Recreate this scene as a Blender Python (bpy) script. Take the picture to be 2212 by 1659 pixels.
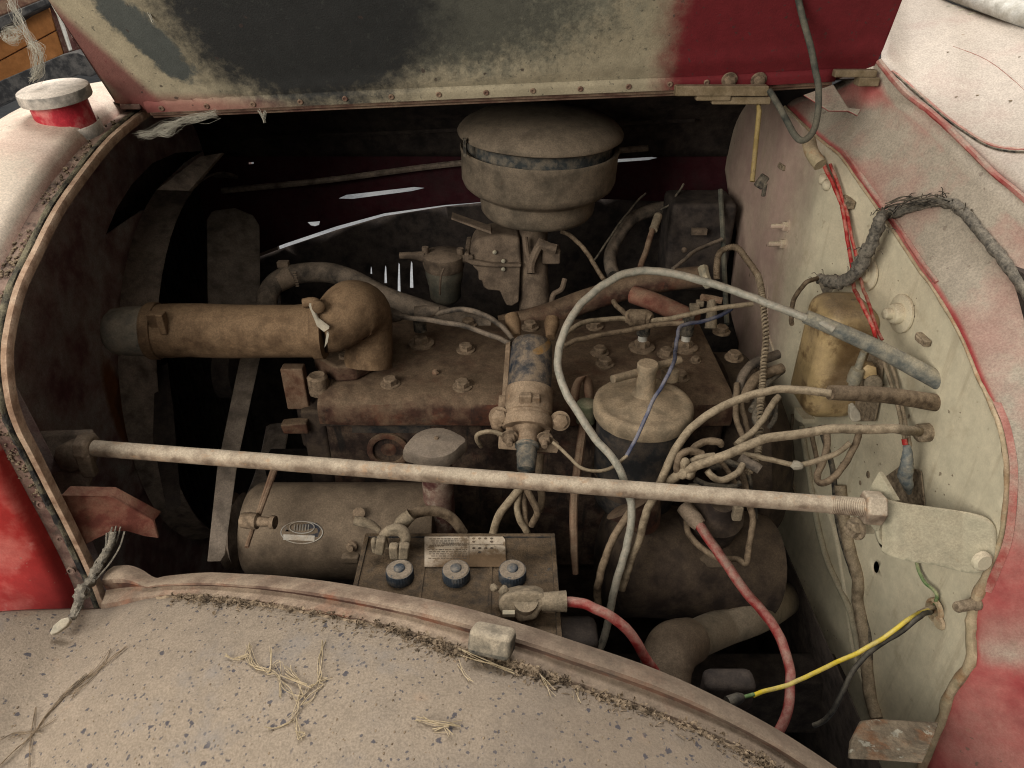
import bpy, bmesh, math, random
from mathutils import Vector, Matrix, noise as mnoise
from mathutils.geometry import delaunay_2d_cdt
from mathutils.bvhtree import BVHTree
random.seed(7)
V = Vector
R = math.radians
for o in list(bpy.data.objects): bpy.data.objects.remove(o)
SC = bpy.context.scene
COL = SC.collection

# ------------------------------------------------------------------ camera
CAM = V((0.0, 0.0, 1.75)); PITCH = R(32.0); LENS = 26.0
cd = bpy.data.cameras.new('camera'); cam = bpy.data.objects.new('camera', cd); COL.objects.link(cam)
cam.location = CAM; cam.rotation_euler = (R(90) - PITCH, 0, 0)
cd.lens = LENS; cd.sensor_width = 36; cd.sensor_fit = 'HORIZONTAL'; cd.clip_start = .02; cd.clip_end = 200
SC.camera = cam
# ------------------------------------------------------------------ world and lamps
W = bpy.data.worlds.new('World'); SC.world = W; W.use_nodes = True
bg = W.node_tree.nodes['Background']; bg.inputs[0].default_value = (1.0, .97, .93, 1); bg.inputs[1].default_value = .07
def area(name, loc, target, size, energy, col=(1, 1, 1), sy=None):
    l = bpy.data.lights.new(name, 'AREA'); l.energy = energy; l.color = col; l.size = size
    if sy: l.shape = 'RECTANGLE'; l.size_y = sy
    o = bpy.data.objects.new(name, l); COL.objects.link(o); o.location = loc
    o.rotation_euler = (V(target) - V(loc)).to_track_quat('-Z', 'Y').to_euler(); return o
area('barn_door_daylight', (-1.65, -1.0, 2.3), (.2, .85, 1.15), 1.4, 68, (1, .95, .86))
area('overhead_fill', (-.6, -1.3, 3.4), (.2, .9, 1.0), 2.4, 27, (1, .94, .85))  # added soft fill from above the front, not a known skylight
area('far_door_daylight', (-.2, 2.35, 4.6), (-.3, 2.9, .3), 2.2, 250, (1, .97, .93))
SC.view_settings.view_transform = 'Standard'; SC.view_settings.look = 'None'
SC.view_settings.exposure = 0.0; SC.view_settings.gamma = 1.0; SC.view_settings.use_curve_mapping = False
SC.render.engine = 'CYCLES'; SC.cycles.filter_width = 1.1

# ------------------------------------------------------------------ picture point -> ray -> point on a surface
F0 = 2212 * LENS / 36
FW = V((0, math.cos(PITCH), -math.sin(PITCH))); UP = V((0, math.sin(PITCH), math.cos(PITCH)))
def ray(px, py): return FW + V(((px - 1106) / F0, 0, 0)) + UP * ((829.5 - py) / F0)
def P(px, py, d): return CAM + ray(px, py) * d
def PX(px, py, x): r = ray(px, py); return CAM + r * (x / r.x)
def PY(px, py, y): r = ray(px, py); return CAM + r * (y / r.y)
def PZ(px, py, z): r = ray(px, py); return CAM + r * ((z - CAM.z) / r.z)
def PPL(px, py, o, n): r = ray(px, py); return CAM + r * ((o - CAM).dot(n) / r.dot(n))
def m(w, d): return w / F0 * d
OX = (0, 535.7, 1071.4, 1607.0); OY = (0, 414.7, 829.4, 1205.3)
def q(c, r, *pts):                       # study-crop coordinates -> picture coordinates
    return [(OX[c] + x * .2734, OY[r] + y * .2734) for x, y in pts]
def lerp_tab(t, tab):
    if t <= tab[0][0]: return tab[0][1]
    for (a, va), (b, vb) in zip(tab, tab[1:]):
        if t <= b:
            k = (t - a) / (b - a); k = k * k * (3 - 2 * k) * .5 + k * .5
            return va + (vb - va) * k
    return tab[-1][1]
FWT = [(.40, .572), (.56, .566), (.70, .560), (.80, .552), (.90, .540), (1.0, .518), (1.144, .480), (1.4, .468), (1.9, .462)]
def xfw(y): return lerp_tab(y, FWT)
def PF(px, py, off=0.0):                 # on the firewall, off metres in front of it
    r = ray(px, py); lo, hi = .4, 2.6
    g = lambda t: r.x * t - (xfw(r.y * t) - off)
    for _ in range(50):
        mid = (lo + hi) / 2
        if g(mid) > 0: hi = mid
        else: lo = mid
    return CAM + r * lo

# ------------------------------------------------------------------ mesh builder
class MB:
    def __init__(s): s.v = []; s.f = []; s.sm = []
    def add(s, vs, fs, smooth=True):
        b = len(s.v); s.v += [V(x) for x in vs]; s.f += [tuple(i + b for i in f) for f in fs]; s.sm += [smooth] * len(fs); return s
    def quad(s, a, b, c, d): return s.add([a, b, c, d], [(0, 1, 2, 3)], False)
    def box(s, c, sx, sy, sz, rot=None):
        c = V(c); M3 = rot if rot else Matrix.Identity(3)
        vs = [c + M3 @ V((x * sx / 2, y * sy / 2, z * sz / 2)) for x in (-1, 1) for y in (-1, 1) for z in (-1, 1)]
        return s.add(vs, [(0, 1, 3, 2), (4, 6, 7, 5), (0, 4, 5, 1), (2, 3, 7, 6), (0, 2, 6, 4), (1, 5, 7, 3)], False)
    def prism(s, poly, ex):              # polygon (3-D points) pushed by vector ex
        n = len(poly); ex = V(ex); vs = [V(p) for p in poly] + [V(p) + ex for p in poly]
        fs = [tuple(range(n)), tuple(range(2 * n - 1, n - 1, -1))] + [(i, i + n, (i + 1) % n + n, (i + 1) % n) for i in range(n)]
        return s.add(vs, fs, False)
    def lathe(s, o, ax, prof, seg=32, smooth=True, ref=None):
        o = V(o); ax = V(ax).normalized(); a = ax.orthogonal().normalized() if ref is None else (V(ref) - ax * V(ref).dot(ax)).normalized(); b = ax.cross(a)
        vs = []; fs = []
        for r, h in prof:
            for i in range(seg):
                t = 2 * math.pi * i / seg; vs.append(o + ax * h + (a * math.cos(t) + b * math.sin(t)) * max(r, 1e-5))
        for k in range(len(prof) - 1):
            for i in range(seg):
                j = (i + 1) % seg; fs.append((k * seg + i, k * seg + j, (k + 1) * seg + j, (k + 1) * seg + i))
        fs.append(tuple(range(seg - 1, -1, -1))); fs.append(tuple(range((len(prof) - 1) * seg, len(prof) * seg)))
        return s.add(vs, fs, smooth)
    def tube(s, pts, rad, seg=12, res=8, sharp=False, wob=0, flat=1.0, kink=0):
        pts = [V(p) for p in pts]
        rads = list(rad) if hasattr(rad, '__len__') else [rad] * len(pts)
        if len(pts) > 2 and not sharp:
            np_, nr = [], []
            for i in range(len(pts) - 1):
                p0 = pts[i - 1] if i else pts[0] * 2 - pts[1]; p1, p2 = pts[i], pts[i + 1]
                p3 = pts[i + 2] if i + 2 < len(pts) else p2 * 2 - p1
                for k in range(res):
                    t = k / res; t2 = t * t; t3 = t2 * t
                    np_.append(.5 * ((2 * p1) + (p2 - p0) * t + (2 * p0 - 5 * p1 + 4 * p2 - p3) * t2 + (3 * p1 - p0 - 3 * p2 + p3) * t3))
                    nr.append(rads[i] * (1 - t) + rads[i + 1] * t)
            np_.append(pts[-1]); nr.append(rads[-1]); pts, rads = np_, nr
        if kink: pts = [p + (mnoise.noise_vector(p * 22) + mnoise.noise_vector(p * 60) * .4) * kink for p in pts]
        n = len(pts); tan = [(pts[min(i + 1, n - 1)] - pts[max(i - 1, 0)]).normalized() for i in range(n)]
        a = tan[0].orthogonal().normalized(); vs = []; fs = []
        for i in range(n):
            a = (a - tan[i] * a.dot(tan[i])); a = a.normalized() if a.length > 1e-6 else tan[i].orthogonal().normalized(); b = tan[i].cross(a)
            for k in range(seg):
                t = 2 * math.pi * k / seg; r = rads[i]
                d = a * math.cos(t) + b * math.sin(t) * flat
                if wob: r *= 1 + wob * mnoise.noise((pts[i] + d * r) * (1.2 / max(rads[i], .001) * .6))
                vs.append(pts[i] + d * r)
        for i in range(n - 1):
            for k in range(seg):
                j = (k + 1) % seg; fs.append((i * seg + k, i * seg + j, (i + 1) * seg + j, (i + 1) * seg + k))
        fs.append(tuple(range(seg - 1, -1, -1))); fs.append(tuple(range((n - 1) * seg, n * seg)))
        return s.add(vs, fs, True)
    def loft(s, rows, close=False, smooth=True):
        n = len(rows[0]); vs = [p for r in rows for p in r]; fs = []
        for i in range(len(rows) - 1):
            for k in range(n if close else n - 1):
                j = (k + 1) % n; fs.append((i * n + k, i * n + j, (i + 1) * n + j, (i + 1) * n + k))
        return s.add(vs, fs, smooth)
    def hexbolt(s, o, ax, r, h, washer=True, stud=0):
        if washer: s.lathe(o, ax, [(r * 1.35, -.001), (r * 1.35, r * .18), (r * 1.1, r * .22)], 20)
        s.lathe(o, ax, [(r, 0), (r, h * .85), (r * .8, h)], 6, False)
        if stud: s.lathe(o, ax, [(r * .55, h * .9), (r * .55, h + stud), (r * .4, h + stud * 1.15)], 12)
        return s
    def sphere(s, o, r, seg=14, sc=(1, 1, 1)):
        st = len(s.v); s.lathe((0, 0, 0), (0, 0, 1), [(r * math.sin(math.pi * k / 8), -r * math.cos(math.pi * k / 8)) for k in range(9)], seg)
        for i in range(st, len(s.v)): w = s.v[i]; s.v[i] = V(o) + V((w.x * sc[0], w.y * sc[1], w.z * sc[2]))
        return s
    def jitter(s, amp, freq):
        for i, p in enumerate(s.v): s.v[i] = p + mnoise.noise_vector(p * freq) * amp
        return s

def catmull(pts, res=6):
    pts = [V(p) for p in pts]; out = []
    for i in range(len(pts) - 1):
        p0 = pts[i - 1] if i else pts[0] * 2 - pts[1]; p1, p2 = pts[i], pts[i + 1]
        p3 = pts[i + 2] if i + 2 < len(pts) else p2 * 2 - p1
        for k in range(res):
            t = k / res; t2 = t * t; t3 = t2 * t
            out.append(.5 * ((2 * p1) + (p2 - p0) * t + (2 * p0 - 5 * p1 + 4 * p2 - p3) * t2 + (3 * p1 - p0 - 3 * p2 + p3) * t3))
    out.append(pts[-1]); return out

def sheet(mb, outline, holes, fn, step, smooth=True):
    """fill a 2-D outline (minus holes) with a fine triangle mesh, mapped to 3-D by fn"""
    pts = [V((p[0], p[1])) for p in outline]; edges = [(i, (i + 1) % len(pts)) for i in range(len(pts))]
    for h in holes:
        b = len(pts); pts += [V((p[0], p[1])) for p in h]; edges += [(b + i, b + (i + 1) % len(h)) for i in range(len(h))]
    def inside(p, poly):
        c = False; j = len(poly) - 1
        for i in range(len(poly)):
            a, b = poly[i], poly[j]
            if (a[1] > p[1]) != (b[1] > p[1]) and p[0] < (b[0] - a[0]) * (p[1] - a[1]) / (b[1] - a[1]) + a[0]: c = not c
            j = i
        return c
    xs = [p[0] for p in outline]; ys = [p[1] for p in outline]
    x = min(xs) + step / 2; k = 0
    while x < max(xs):
        y = min(ys) + step / 2 + (k % 2) * step / 2
        while y < max(ys):
            if inside((x, y), outline) and not any(inside((x, y), h) for h in holes): pts.append(V((x, y)))
            y += step
        x += step; k += 1
    vv, ee, ff, *_ = delaunay_2d_cdt(pts, edges, [], 0, 1e-6)
    fs = []
    for f in ff:
        c = V((0, 0))
        for i in f: c += vv[i]
        c /= len(f)
        if inside(c, outline) and not any(inside(c, h) for h in holes): fs.append(tuple(f))
    mb.add([fn(p.x, p.y) for p in vv], fs, smooth); return mb

# ------------------------------------------------------------------ objects
def obj(name, mb, mat, parent=None, bevel=0, solid=0, sub=0, seg=2, auto=None):
    me = bpy.data.meshes.new(name)
    if parent is None:
        lo = V((min(v[i] for v in mb.v) for i in range(3))); hi = V((max(v[i] for v in mb.v) for i in range(3)))
        org = V(((lo.x + hi.x) / 2, (lo.y + hi.y) / 2, lo.z))
    else: org = wloc(parent)
    me.from_pydata([v - org for v in mb.v], [], mb.f); me.polygons.foreach_set('use_smooth', mb.sm); me.update()
    bm = bmesh.new(); bm.from_mesh(me); bmesh.ops.recalc_face_normals(bm, faces=bm.faces); bm.to_mesh(me); bm.free()
    if bevel: me.polygons.foreach_set('use_smooth', [True] * len(me.polygons))
    else: me.set_sharp_from_angle(angle=R(42))
    o = bpy.data.objects.new(name, me); COL.objects.link(o)
    if parent is not None: o.parent = parent; o['_org'] = list(org)
    else: o.location = org; o['_org'] = list(org)
    me.materials.append(MATS[mat] if isinstance(mat, str) else mat)
    if solid:
        md = o.modifiers.new('thickness', 'SOLIDIFY'); md.thickness = solid; md.offset = -1
    if bevel:
        md = o.modifiers.new('bevel', 'BEVEL'); md.width = bevel; md.segments = seg; md.limit_method = 'ANGLE'; md.angle_limit = R(35); md.harden_normals = True
    if sub:
        md = o.modifiers.new('sub', 'SUBSURF'); md.levels = sub; md.render_levels = sub
    return o
def wloc(o): return V(o['_org'])
def tag(o, label, cat=None, group=None, kind=None):
    if label: o['label'] = label
    if cat: o['category'] = cat
    if group: o['group'] = group
    if kind: o['kind'] = kind
    return o
def thing(name, label, cat, loc, group=None):
    o = bpy.data.objects.new(name, None); COL.objects.link(o); o.location = loc; o['_org'] = list(loc); o.empty_display_size = .02
    return tag(o, label, cat, group)

# ------------------------------------------------------------------ materials
MATS = {}
def mat(name, base, dust=(.30, .225, .155), top=.85, side=.35, rough=.85, scale=35, bump=.35, metal=0.0, var=.35, over=(), fine=420, lo=.05, hi=.8, spec=.25, mottle=.26, mscale=48, patch=.36):
    M = bpy.data.materials.new(name); M.use_nodes = True; N = M.node_tree.nodes; L = M.node_tree.links
    b = N['Principled BSDF']; b.inputs['Roughness'].default_value = rough; b.inputs['Metallic'].default_value = metal
    b.inputs['Specular IOR Level'].default_value = spec
    geo = N.new('ShaderNodeNewGeometry'); pos = geo.outputs['Position']
    def nz(sc, det=4, rg=.6, vec=None, dist=0):
        n = N.new('ShaderNodeTexNoise'); n.inputs['Scale'].default_value = sc; n.inputs['Detail'].default_value = det; n.inputs['Roughness'].default_value = rg
        n.inputs['Distortion'].default_value = dist; L.new(vec or pos, n.inputs['Vector']); return n.outputs['Fac']
    def mr(x, a, c, d, e, sm=True):
        n = N.new('ShaderNodeMapRange'); n.interpolation_type = 'SMOOTHSTEP' if sm else 'LINEAR'
        L.new(x, n.inputs[0])
        for i, w in zip((1, 2, 3, 4), (a, c, d, e)): n.inputs[i].default_value = w
        return n.outputs[0]
    def mt(op, x, y):
        n = N.new('ShaderNodeMath'); n.operation = op
        for i, w in enumerate((x, y)):
            if isinstance(w, (int, float)): n.inputs[i].default_value = w
            else: L.new(w, n.inputs[i])
        return n.outputs[0]
    def mix(fac, c1, c2, mode='MIX'):
        n = N.new('ShaderNodeMix'); n.data_type = 'RGBA'; n.blend_type = mode
        if isinstance(fac, (int, float)): n.inputs[0].default_value = fac
        else: L.new(fac, n.inputs[0])
        for i, w in ((6, c1), (7, c2)):
            if isinstance(w, tuple): n.inputs[i].default_value = (*w, 1)
            else: L.new(w, n.inputs[i])
        return n.outputs[2]
    n1 = nz(scale, 6, .65); n2 = nz(fine, 3, .7); n3 = nz(scale * .25, 4, .6)
    k = mr(n1, .3, .72, 1 - var, 1 + var * .7)
    def tint(c): return mix(1.0, c, k, 'MULTIPLY') if False else c
    col = mix(mr(n1, .3, .7, 0, 1), tuple(x * (1 - var) for x in base), tuple(min(1, x * (1 + var * .6)) for x in base))
    bumps = []
    def overlay(col, lst):
        for ov in lst:
            if ov['t'] == 'noise':
                f = mr(nz(ov['s'], ov.get('det', 5), ov.get('rg', .65), dist=ov.get('dist', 0)), ov['a'], ov['b'], 0, ov.get('amt', 1))
            elif ov['t'] == 'streak':
                mp = N.new('ShaderNodeVectorMath'); mp.operation = 'MULTIPLY'; L.new(pos, mp.inputs[0]); mp.inputs[1].default_value = ov['v']
                f = mr(nz(ov['s'], 5, .65, vec=mp.outputs[0]), ov['a'], ov['b'], 0, ov.get('amt', 1))
            elif ov['t'] == 'speck':
                vo = N.new('ShaderNodeTexVoronoi'); vo.inputs['Scale'].default_value = ov['s']; L.new(pos, vo.inputs['Vector'])
                sz = mr(vo.outputs['Color'], .0, 1., 0, 1, False)
                f = mt('MULTIPLY', mr(mt('ADD', vo.outputs['Distance'], mt('MULTIPLY', mt('SUBTRACT', nz(ov['s'] * 2.2, 3), .4), .9)), ov['r'], ov['r'] + .1, 1, 0),
                       mr(mt('ADD', mt('MULTIPLY', sz, .7), mt('MULTIPLY', mt('SUBTRACT', nz(ov.get('cl', 8), 3), .25), 1.15)), ov['a'], ov['a'] + .05, 0, ov.get('amt', 1)))
            else:
                su = N.new('ShaderNodeVectorMath'); su.operation = 'SUBTRACT'; L.new(pos, su.inputs[0]); su.inputs[1].default_value = ov['c']
                vec = su.outputs[0]
                if 'rot' in ov:
                    ro = N.new('ShaderNodeVectorRotate'); ro.rotation_type = 'EULER_XYZ'; ro.inputs['Rotation'].default_value = ov['rot']; L.new(vec, ro.inputs[0]); vec = ro.outputs[0]
                di = N.new('ShaderNodeVectorMath'); di.operation = 'DIVIDE'; L.new(vec, di.inputs[0]); di.inputs[1].default_value = ov['r']
                le = N.new('ShaderNodeVectorMath'); le.operation = 'LENGTH'; L.new(di.outputs[0], le.inputs[0])
                d = mt('ADD', le.outputs['Value'], mt('MULTIPLY', mt('SUBTRACT', nz(ov.get('s', 20), 6, .7), .5), ov.get('n', .5)))
                so = ov.get('soft', .15); f = mr(d, 1 - so, 1 + so, ov.get('amt', 1), 0)
            col = mix(f, col, ov['col'])
        return col
    col = overlay(col, [o for o in over if not o.get('post')])
    sep = N.new('ShaderNodeSeparateXYZ'); L.new(geo.outputs['Normal'], sep.inputs[0])
    df = mt('ADD', mr(sep.outputs[2], lo, hi, side, top), mr(n1, .32, .68, -patch, patch))
    df = mt('ADD', df, mt('MULTIPLY', mt('SUBTRACT', n3, .5), .5))
    df = mr(df, 0.02, .98, 0, 1, False)
    dcol = mix(mr(n2, .3, .7, 0, 1), tuple(x * .78 for x in dust), tuple(min(1, x * 1.15) for x in dust))
    col = mix(df, col, dcol)
    col = overlay(col, [o for o in over if o.get('post')])
    mo = mr(nz(mscale, 9, .78), .36, .66, 1 - mottle, 1 + mottle * .35, False)
    mm = N.new('ShaderNodeVectorMath'); mm.operation = 'SCALE'; L.new(col, mm.inputs[0]); L.new(mo, mm.inputs['Scale']); col = mm.outputs[0]
    L.new(col, b.inputs['Base Color'])
    bp = N.new('ShaderNodeBump'); bp.inputs['Strength'].default_value = bump; bp.inputs['Distance'].default_value = .0032
    L.new(mt('ADD', mt('MULTIPLY', n1, .6), mt('MULTIPLY', n2, .55)), bp.inputs['Height']); L.new(bp.outputs[0], b.inputs['Normal'])
    MATS[name] = M; return M
RUST = (.22, .085, .03); BROWN = (.115, .078, .05); TAN = (.40, .315, .22)
def rustn(s=25, a=.52, b=.66, col=RUST, amt=.8, **k): return dict(t='noise', s=s, a=a, b=b, col=col, amt=amt, **k)
mat('engine_iron', (.07, .031, .02), dust=(.165, .112, .071), top=.9, side=.22, mottle=.4, over=[dict(t='streak', v=(1, 1, .15), s=60, a=.56, b=.66, col=(.016, .012, .010), amt=.7), rustn(40, .56, .64, (.022, .015, .012), .8), rustn(18, .5, .65, (.11, .04, .022))])
mat('block_iron', (.035, .020, .015), dust=(.12, .083, .055), top=.8, side=.22, mottle=.5, over=[dict(t='streak', v=(1, 1, .15), s=60, a=.54, b=.64, col=(.012, .010, .009), amt=.8, post=True), rustn(18, .52, .64, (.065, .028, .018))], bump=.6)
mat('block_dark', (.035, .024, .019), dust=(.085, .06, .04), top=.75, side=.22)
mat('bolt', (.10, .07, .045), dust=(.25, .18, .12), top=.8, side=.5, scale=120)
mat('hose_brown', (.09, .05, .025), dust=(.20, .128, .072), top=.95, side=.55, over=[rustn(60, .6, .7, (.30, .16, .07), .3)], bump=.25)
mat('spigot', (.16, .15, .12), dust=(.24, .2, .15), top=.7, side=.4, scale=50)
mat('rubber_dusty', (.03, .028, .026), dust=(.2, .155, .115), top=.8, side=.45)
mat('wire_tan', (.17, .125, .08), dust=(.31, .245, .165), top=.9, side=.42, scale=90, bump=.25)
mat('wire_brown', (.10, .068, .042), dust=(.225, .165, .108), top=.85, side=.35, scale=90)
mat('wire_dark', (.03, .028, .025), dust=(.2, .165, .12), top=.7, side=.3, scale=90)
mat('cable_grey', (.36, .34, .275), dust=(.36, .30, .23), top=.5, side=.1, rough=.45, scale=110, over=[rustn(90, .62, .68, (.12, .1, .08), .7)], spec=.4)
mat('sleeve_grey', (.15, .16, .15), dust=(.34, .30, .22), top=.75, side=.3, scale=50)
mat('red_cable', (.30, .030, .028), dust=(.30, .19, .15), top=.6, side=.15, rough=.65, scale=60)
mat('red_wire', (.46, .025, .022), dust=(.45, .33, .24), top=.4, side=.1, rough=.6, scale=80)
mat('yellow_wire', (.66, .50, .04), dust=(.5, .42, .22), top=.25, side=0, rough=.45, var=.1)
mat('green_wire', (.08, .2, .06), dust=(.36, .34, .2), top=.4, side=.2)
mat('blue_wire', (.06, .075, .15), dust=(.24, .22, .22), top=.5, side=.15)
mat('black_wire', (.02, .019, .018), dust=(.12, .105, .08), top=.5, side=.05, rough=.6)
mat('air_cleaner', (.075, .062, .045), dust=(.185, .142, .10), top=.95, side=.62, scale=22, over=[rustn(60, .66, .7, (.05, .025, .015), .7)])
mat('air_neck', (.045, .05, .05), dust=(.19, .15, .105), top=.8, side=.28, scale=60)
mat('carb', (.07, .05, .036), dust=(.185, .135, .095), top=.85, side=.5)
mat('glass_bowl', (.10, .10, .08), dust=(.16, .135, .10), top=.6, side=.5, rough=.5)
mat('coil', (.022, .034, .05), dust=(.25, .185, .125), top=.55, side=.12, rough=.55, scale=70, over=[rustn(260, .68, .72, (.35, .36, .36), .8), dict(t='blob', c=P(1181, 756, 1.05), r=(.020, .05, .0045), col=(.34, .17, .03), n=.3, soft=.1)])
mat('coil_band', (.16, .10, .06), dust=(.31, .225, .15), top=.85, side=.55, over=[rustn(80, .58, .68, (.3, .15, .06), .5)])
mat('coil_boot', (.06, .075, .08), dust=(.22, .18, .13), top=.6, side=.25, scale=80)
mat('filter_lid', (.20, .16, .11), dust=(.36, .27, .175), top=.8, side=.4, over=[rustn(30, .55, .65, (.20, .17, .12), .6)])
mat('filter_can', (.022, .022, .023), dust=(.09, .066, .046), top=.8, side=.2, over=[dict(t='blob', c=P(1312, 945, .98), r=(.014, .02, .02), col=(.2, .085, .03), n=.6)])
mat('dip_rust', (.14, .062, .036), dust=(.23, .16, .105), top=.7, side=.45)
mat('dip_green', (.12, .14, .08), dust=(.25, .21, .14), top=.6, side=.4)
mat('filler_cap', (.22, .185, .15), dust=(.27, .215, .165), top=.9, side=.6, bump=.15)
mat('filler_tube', (.10, .035, .03), dust=(.27, .2, .15), top=.8, side=.25, over=[rustn(70, .55, .62, (.36, .3, .24), .6)])
mat('generator', (.09, .065, .045), dust=(.165, .122, .083), top=.9, side=.4, scale=20)
mat('plate_silver', (.42, .40, .36), dust=(.25, .19, .13), top=.45, side=.3, metal=.3, rough=.5)
mat('plate_dark', (.03, .035, .05), dust=(.2, .15, .1), top=.4, side=.25)
mat('battery_case', (.03, .033, .036), dust=(.125, .086, .052), top=.95, side=.2, scale=60, bump=1.0, mottle=.45, over=[dict(t='noise', s=30, a=.64, b=.7, col=(.05, .058, .065), amt=.85, post=True)], lo=.3, hi=.9)
mat('battery_cap', (.05, .065, .085), dust=(.25, .205, .15), top=.3, side=.05, rough=.6, scale=70)
mat('cap_dust', (.22, .18, .135), dust=(.25, .2, .15), top=.9, side=.6, scale=200, over=[rustn(120, .63, .68, (.07, .08, .09), .8, post=True)])
mat('label', (.60, .51, .40), dust=(.30, .22, .145), top=.22, side=.2, scale=30, over=[dict(t='noise', s=42, a=.52, b=.62, col=(.2, .142, .088), amt=.9, post=True), dict(t='blob', c=PZ(1060, 1225, 1.052), r=(.075, .028, .1), col=(.14, .09, .05), n=1.0, s=60, soft=.3, post=True)])
mat('label_ink', (.09, .07, .055), dust=(.23, .165, .105), top=.3, side=.2, scale=60)
mat('clamp', (.15, .125, .09), dust=(.26, .205, .14), top=.9, side=.6, scale=90, bump=.7)
mat('rod', (.26, .185, .13), dust=(.46, .38, .285), mottle=0.22, patch=0.3, top=.9, side=.28, scale=45, over=[rustn(70, .55, .66, (.42, .26, .15), .5, post=True)], bump=.25)
mat('fender_paint', (.055, .065, .085), dust=(.25, .20, .15), mottle=0.14, patch=0.12, top=1.0, side=.6, scale=7, fine=420, bump=.55, lo=-.1, hi=.6, var=.2,
    over=[dict(t='blob', c=(.20, .35, 1.1), r=(.22, .25, .3), col=(.15, .115, .085), n=.7, s=10, soft=.6, amt=.5, post=True), dict(t='speck', s=150, r=.24, a=.60, col=(.075, .068, .072), amt=.9, cl=9, post=True), dict(t='speck', s=78, r=.22, a=.74, col=(.055, .052, .062), amt=.9, cl=7, post=True),  # first blob paints light falloff towards the right into the colour
          dict(t='noise', s=9, a=.56, b=.72, col=(.19, .175, .165), amt=.5, post=True), dict(t='noise', s=14, a=.63, b=.75, col=(.30, .20, .13), amt=.4, post=True)])
mat('fender_lip', (.11, .055, .04), dust=(.33, .25, .18), top=.95, side=.2, scale=18, over=[dict(t='blob', c=(.22, .45, 1.1), r=(.26, .3, .3), col=(.10, .075, .055), n=.6, s=14, soft=.5, amt=.55, post=True), rustn(12, .5, .62, (.21, .07, .035), .8), rustn(16, .58, .66, (.07, .06, .055), .7)], lo=.1, hi=.85)  # leading blob darkens the right half, light falloff put into the lip colour
mat('rubber_block', (.045, .048, .045), dust=(.36, .30, .22), top=1.0, side=.25, lo=.2, hi=.7)
mat('shell_paint', (.40, .030, .026), dust=(.62, .52, .42), mottle=0.14, patch=0.15, top=1.0, side=.05, rough=.6, scale=9, bump=.15, lo=.05, hi=.45,
    over=[dict(t='speck', s=130, r=.18, a=.86, col=(.25, .2, .16), amt=.7, post=True), rustn(22, .6, .72, (.5, .22, .19), .5)])
mat('rim_metal', (.16, .085, .07), dust=(.26, .19, .145), top=.6, side=.3, scale=30, over=[rustn(45, .53, .63, (.07, .05, .04), .85, post=True), rustn(30, .6, .7, (.36, .2, .08), .6)])
mat('rim_edge', (.32, .19, .12), dust=(.45, .33, .235), top=.6, side=.4, scale=45, over=[rustn(60, .6, .68, (.1, .06, .04), .8)])
mat('rim_rubber', (.028, .026, .025), dust=(.22, .19, .12), top=.5, side=.2, scale=60, bump=.9)
mat('cap_top', (.3, .28, .25), dust=(.62, .54, .46), top=1, side=.35, scale=40)
mat('neck_red', (.48, .03, .045), dust=(.5, .36, .3), top=.6, side=.05, rough=.45)
mat('baffle', (.26, .10, .10), dust=(.42, .37, .32), top=.7, side=.5, scale=14,
    over=[dict(t='blob', c=PX(258, 880, -.665), r=(.1, .028, .09), col=(.20, .075, .022), n=.5, s=40, soft=.25, post=True)])
mat('dark_brown', (.13, .10, .078), dust=(.33, .26, .2), top=.7, side=.5)
mat('belt', (.07, .055, .043), dust=(.17, .135, .105), top=.7, side=.5)
mat('bracket_rust', (.19, .055, .038), dust=(.23, .14, .092), top=.6, side=.3, over=[rustn(40, .55, .66, (.15, .07, .04), .6)])
mat('lug', (.15, .11, .075), dust=(.28, .21, .15), top=.8, side=.55)
mat('firewall_paint', (.64, .58, .42), dust=(.50, .42, .30), mottle=0.16, patch=0.15, top=.9, side=.25, rough=.7, scale=10, bump=.18, var=.14,
    over=[dict(t='streak', v=(1, 1, .09), s=45, a=.54, b=.68, col=(.34, .27, .18), amt=.32, post=True), dict(t='noise', s=16, a=.56, b=.7, col=(.36, .29, .19), amt=.4, post=True), dict(t='blob', c=(.465, 1.40, 1.2), r=(.3, .22, .9), col=(.36, .21, .19), n=.9, s=9, soft=.35, amt=.8), rustn(30, .66, .72, (.3, .24, .16), .6),
          dict(t='speck', s=120, r=.16, a=.88, col=(.13, .09, .06), amt=.8, post=True), dict(t='speck', s=45, r=.12, a=.9, col=(.12, .08, .05), amt=.7, post=True)])
mat('bracket_cream', (.46, .43, .31), dust=(.37, .315, .22), top=.9, side=.3, rough=.75, scale=22, bump=.3, mottle=.22, patch=.2, over=[rustn(60, .64, .7, (.26, .2, .13), .6)])
mat('cowl_paint', (.50, .085, .085), dust=(.345, .295, .23), mottle=0.2, patch=0.22, top=.97, side=.22, rough=.65, scale=8, bump=.2, lo=.0, hi=.5,
    over=[dict(t='noise', s=26, a=.6, b=.7, col=(.22, .17, .12), amt=.35, post=True), dict(t='speck', s=75, r=.22, a=.86, col=(.17, .13, .1), amt=.7, post=True), rustn(14, .62, .72, (.42, .27, .14), .5)])
mat('cowl_top_paint', (.5, .13, .12), dust=(.41, .35, .29), mottle=0.12, patch=0.12, top=1.0, side=.5, rough=.6, scale=6, bump=.15, lo=-.2, hi=.6,
    over=[dict(t='speck', s=75, r=.2, a=.97, col=(.3, .24, .2), amt=.5, post=True)])
mat('red_edge', (.46, .06, .055), dust=(.40, .29, .23), top=.85, side=.45, scale=20)
mat('edge_worn', (.44, .36, .22), dust=(.44, .33, .22), mottle=0.3, patch=0.3, top=.6, side=.4, scale=35, over=[rustn(40, .5, .6, (.33, .18, .08), .8)])
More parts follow.
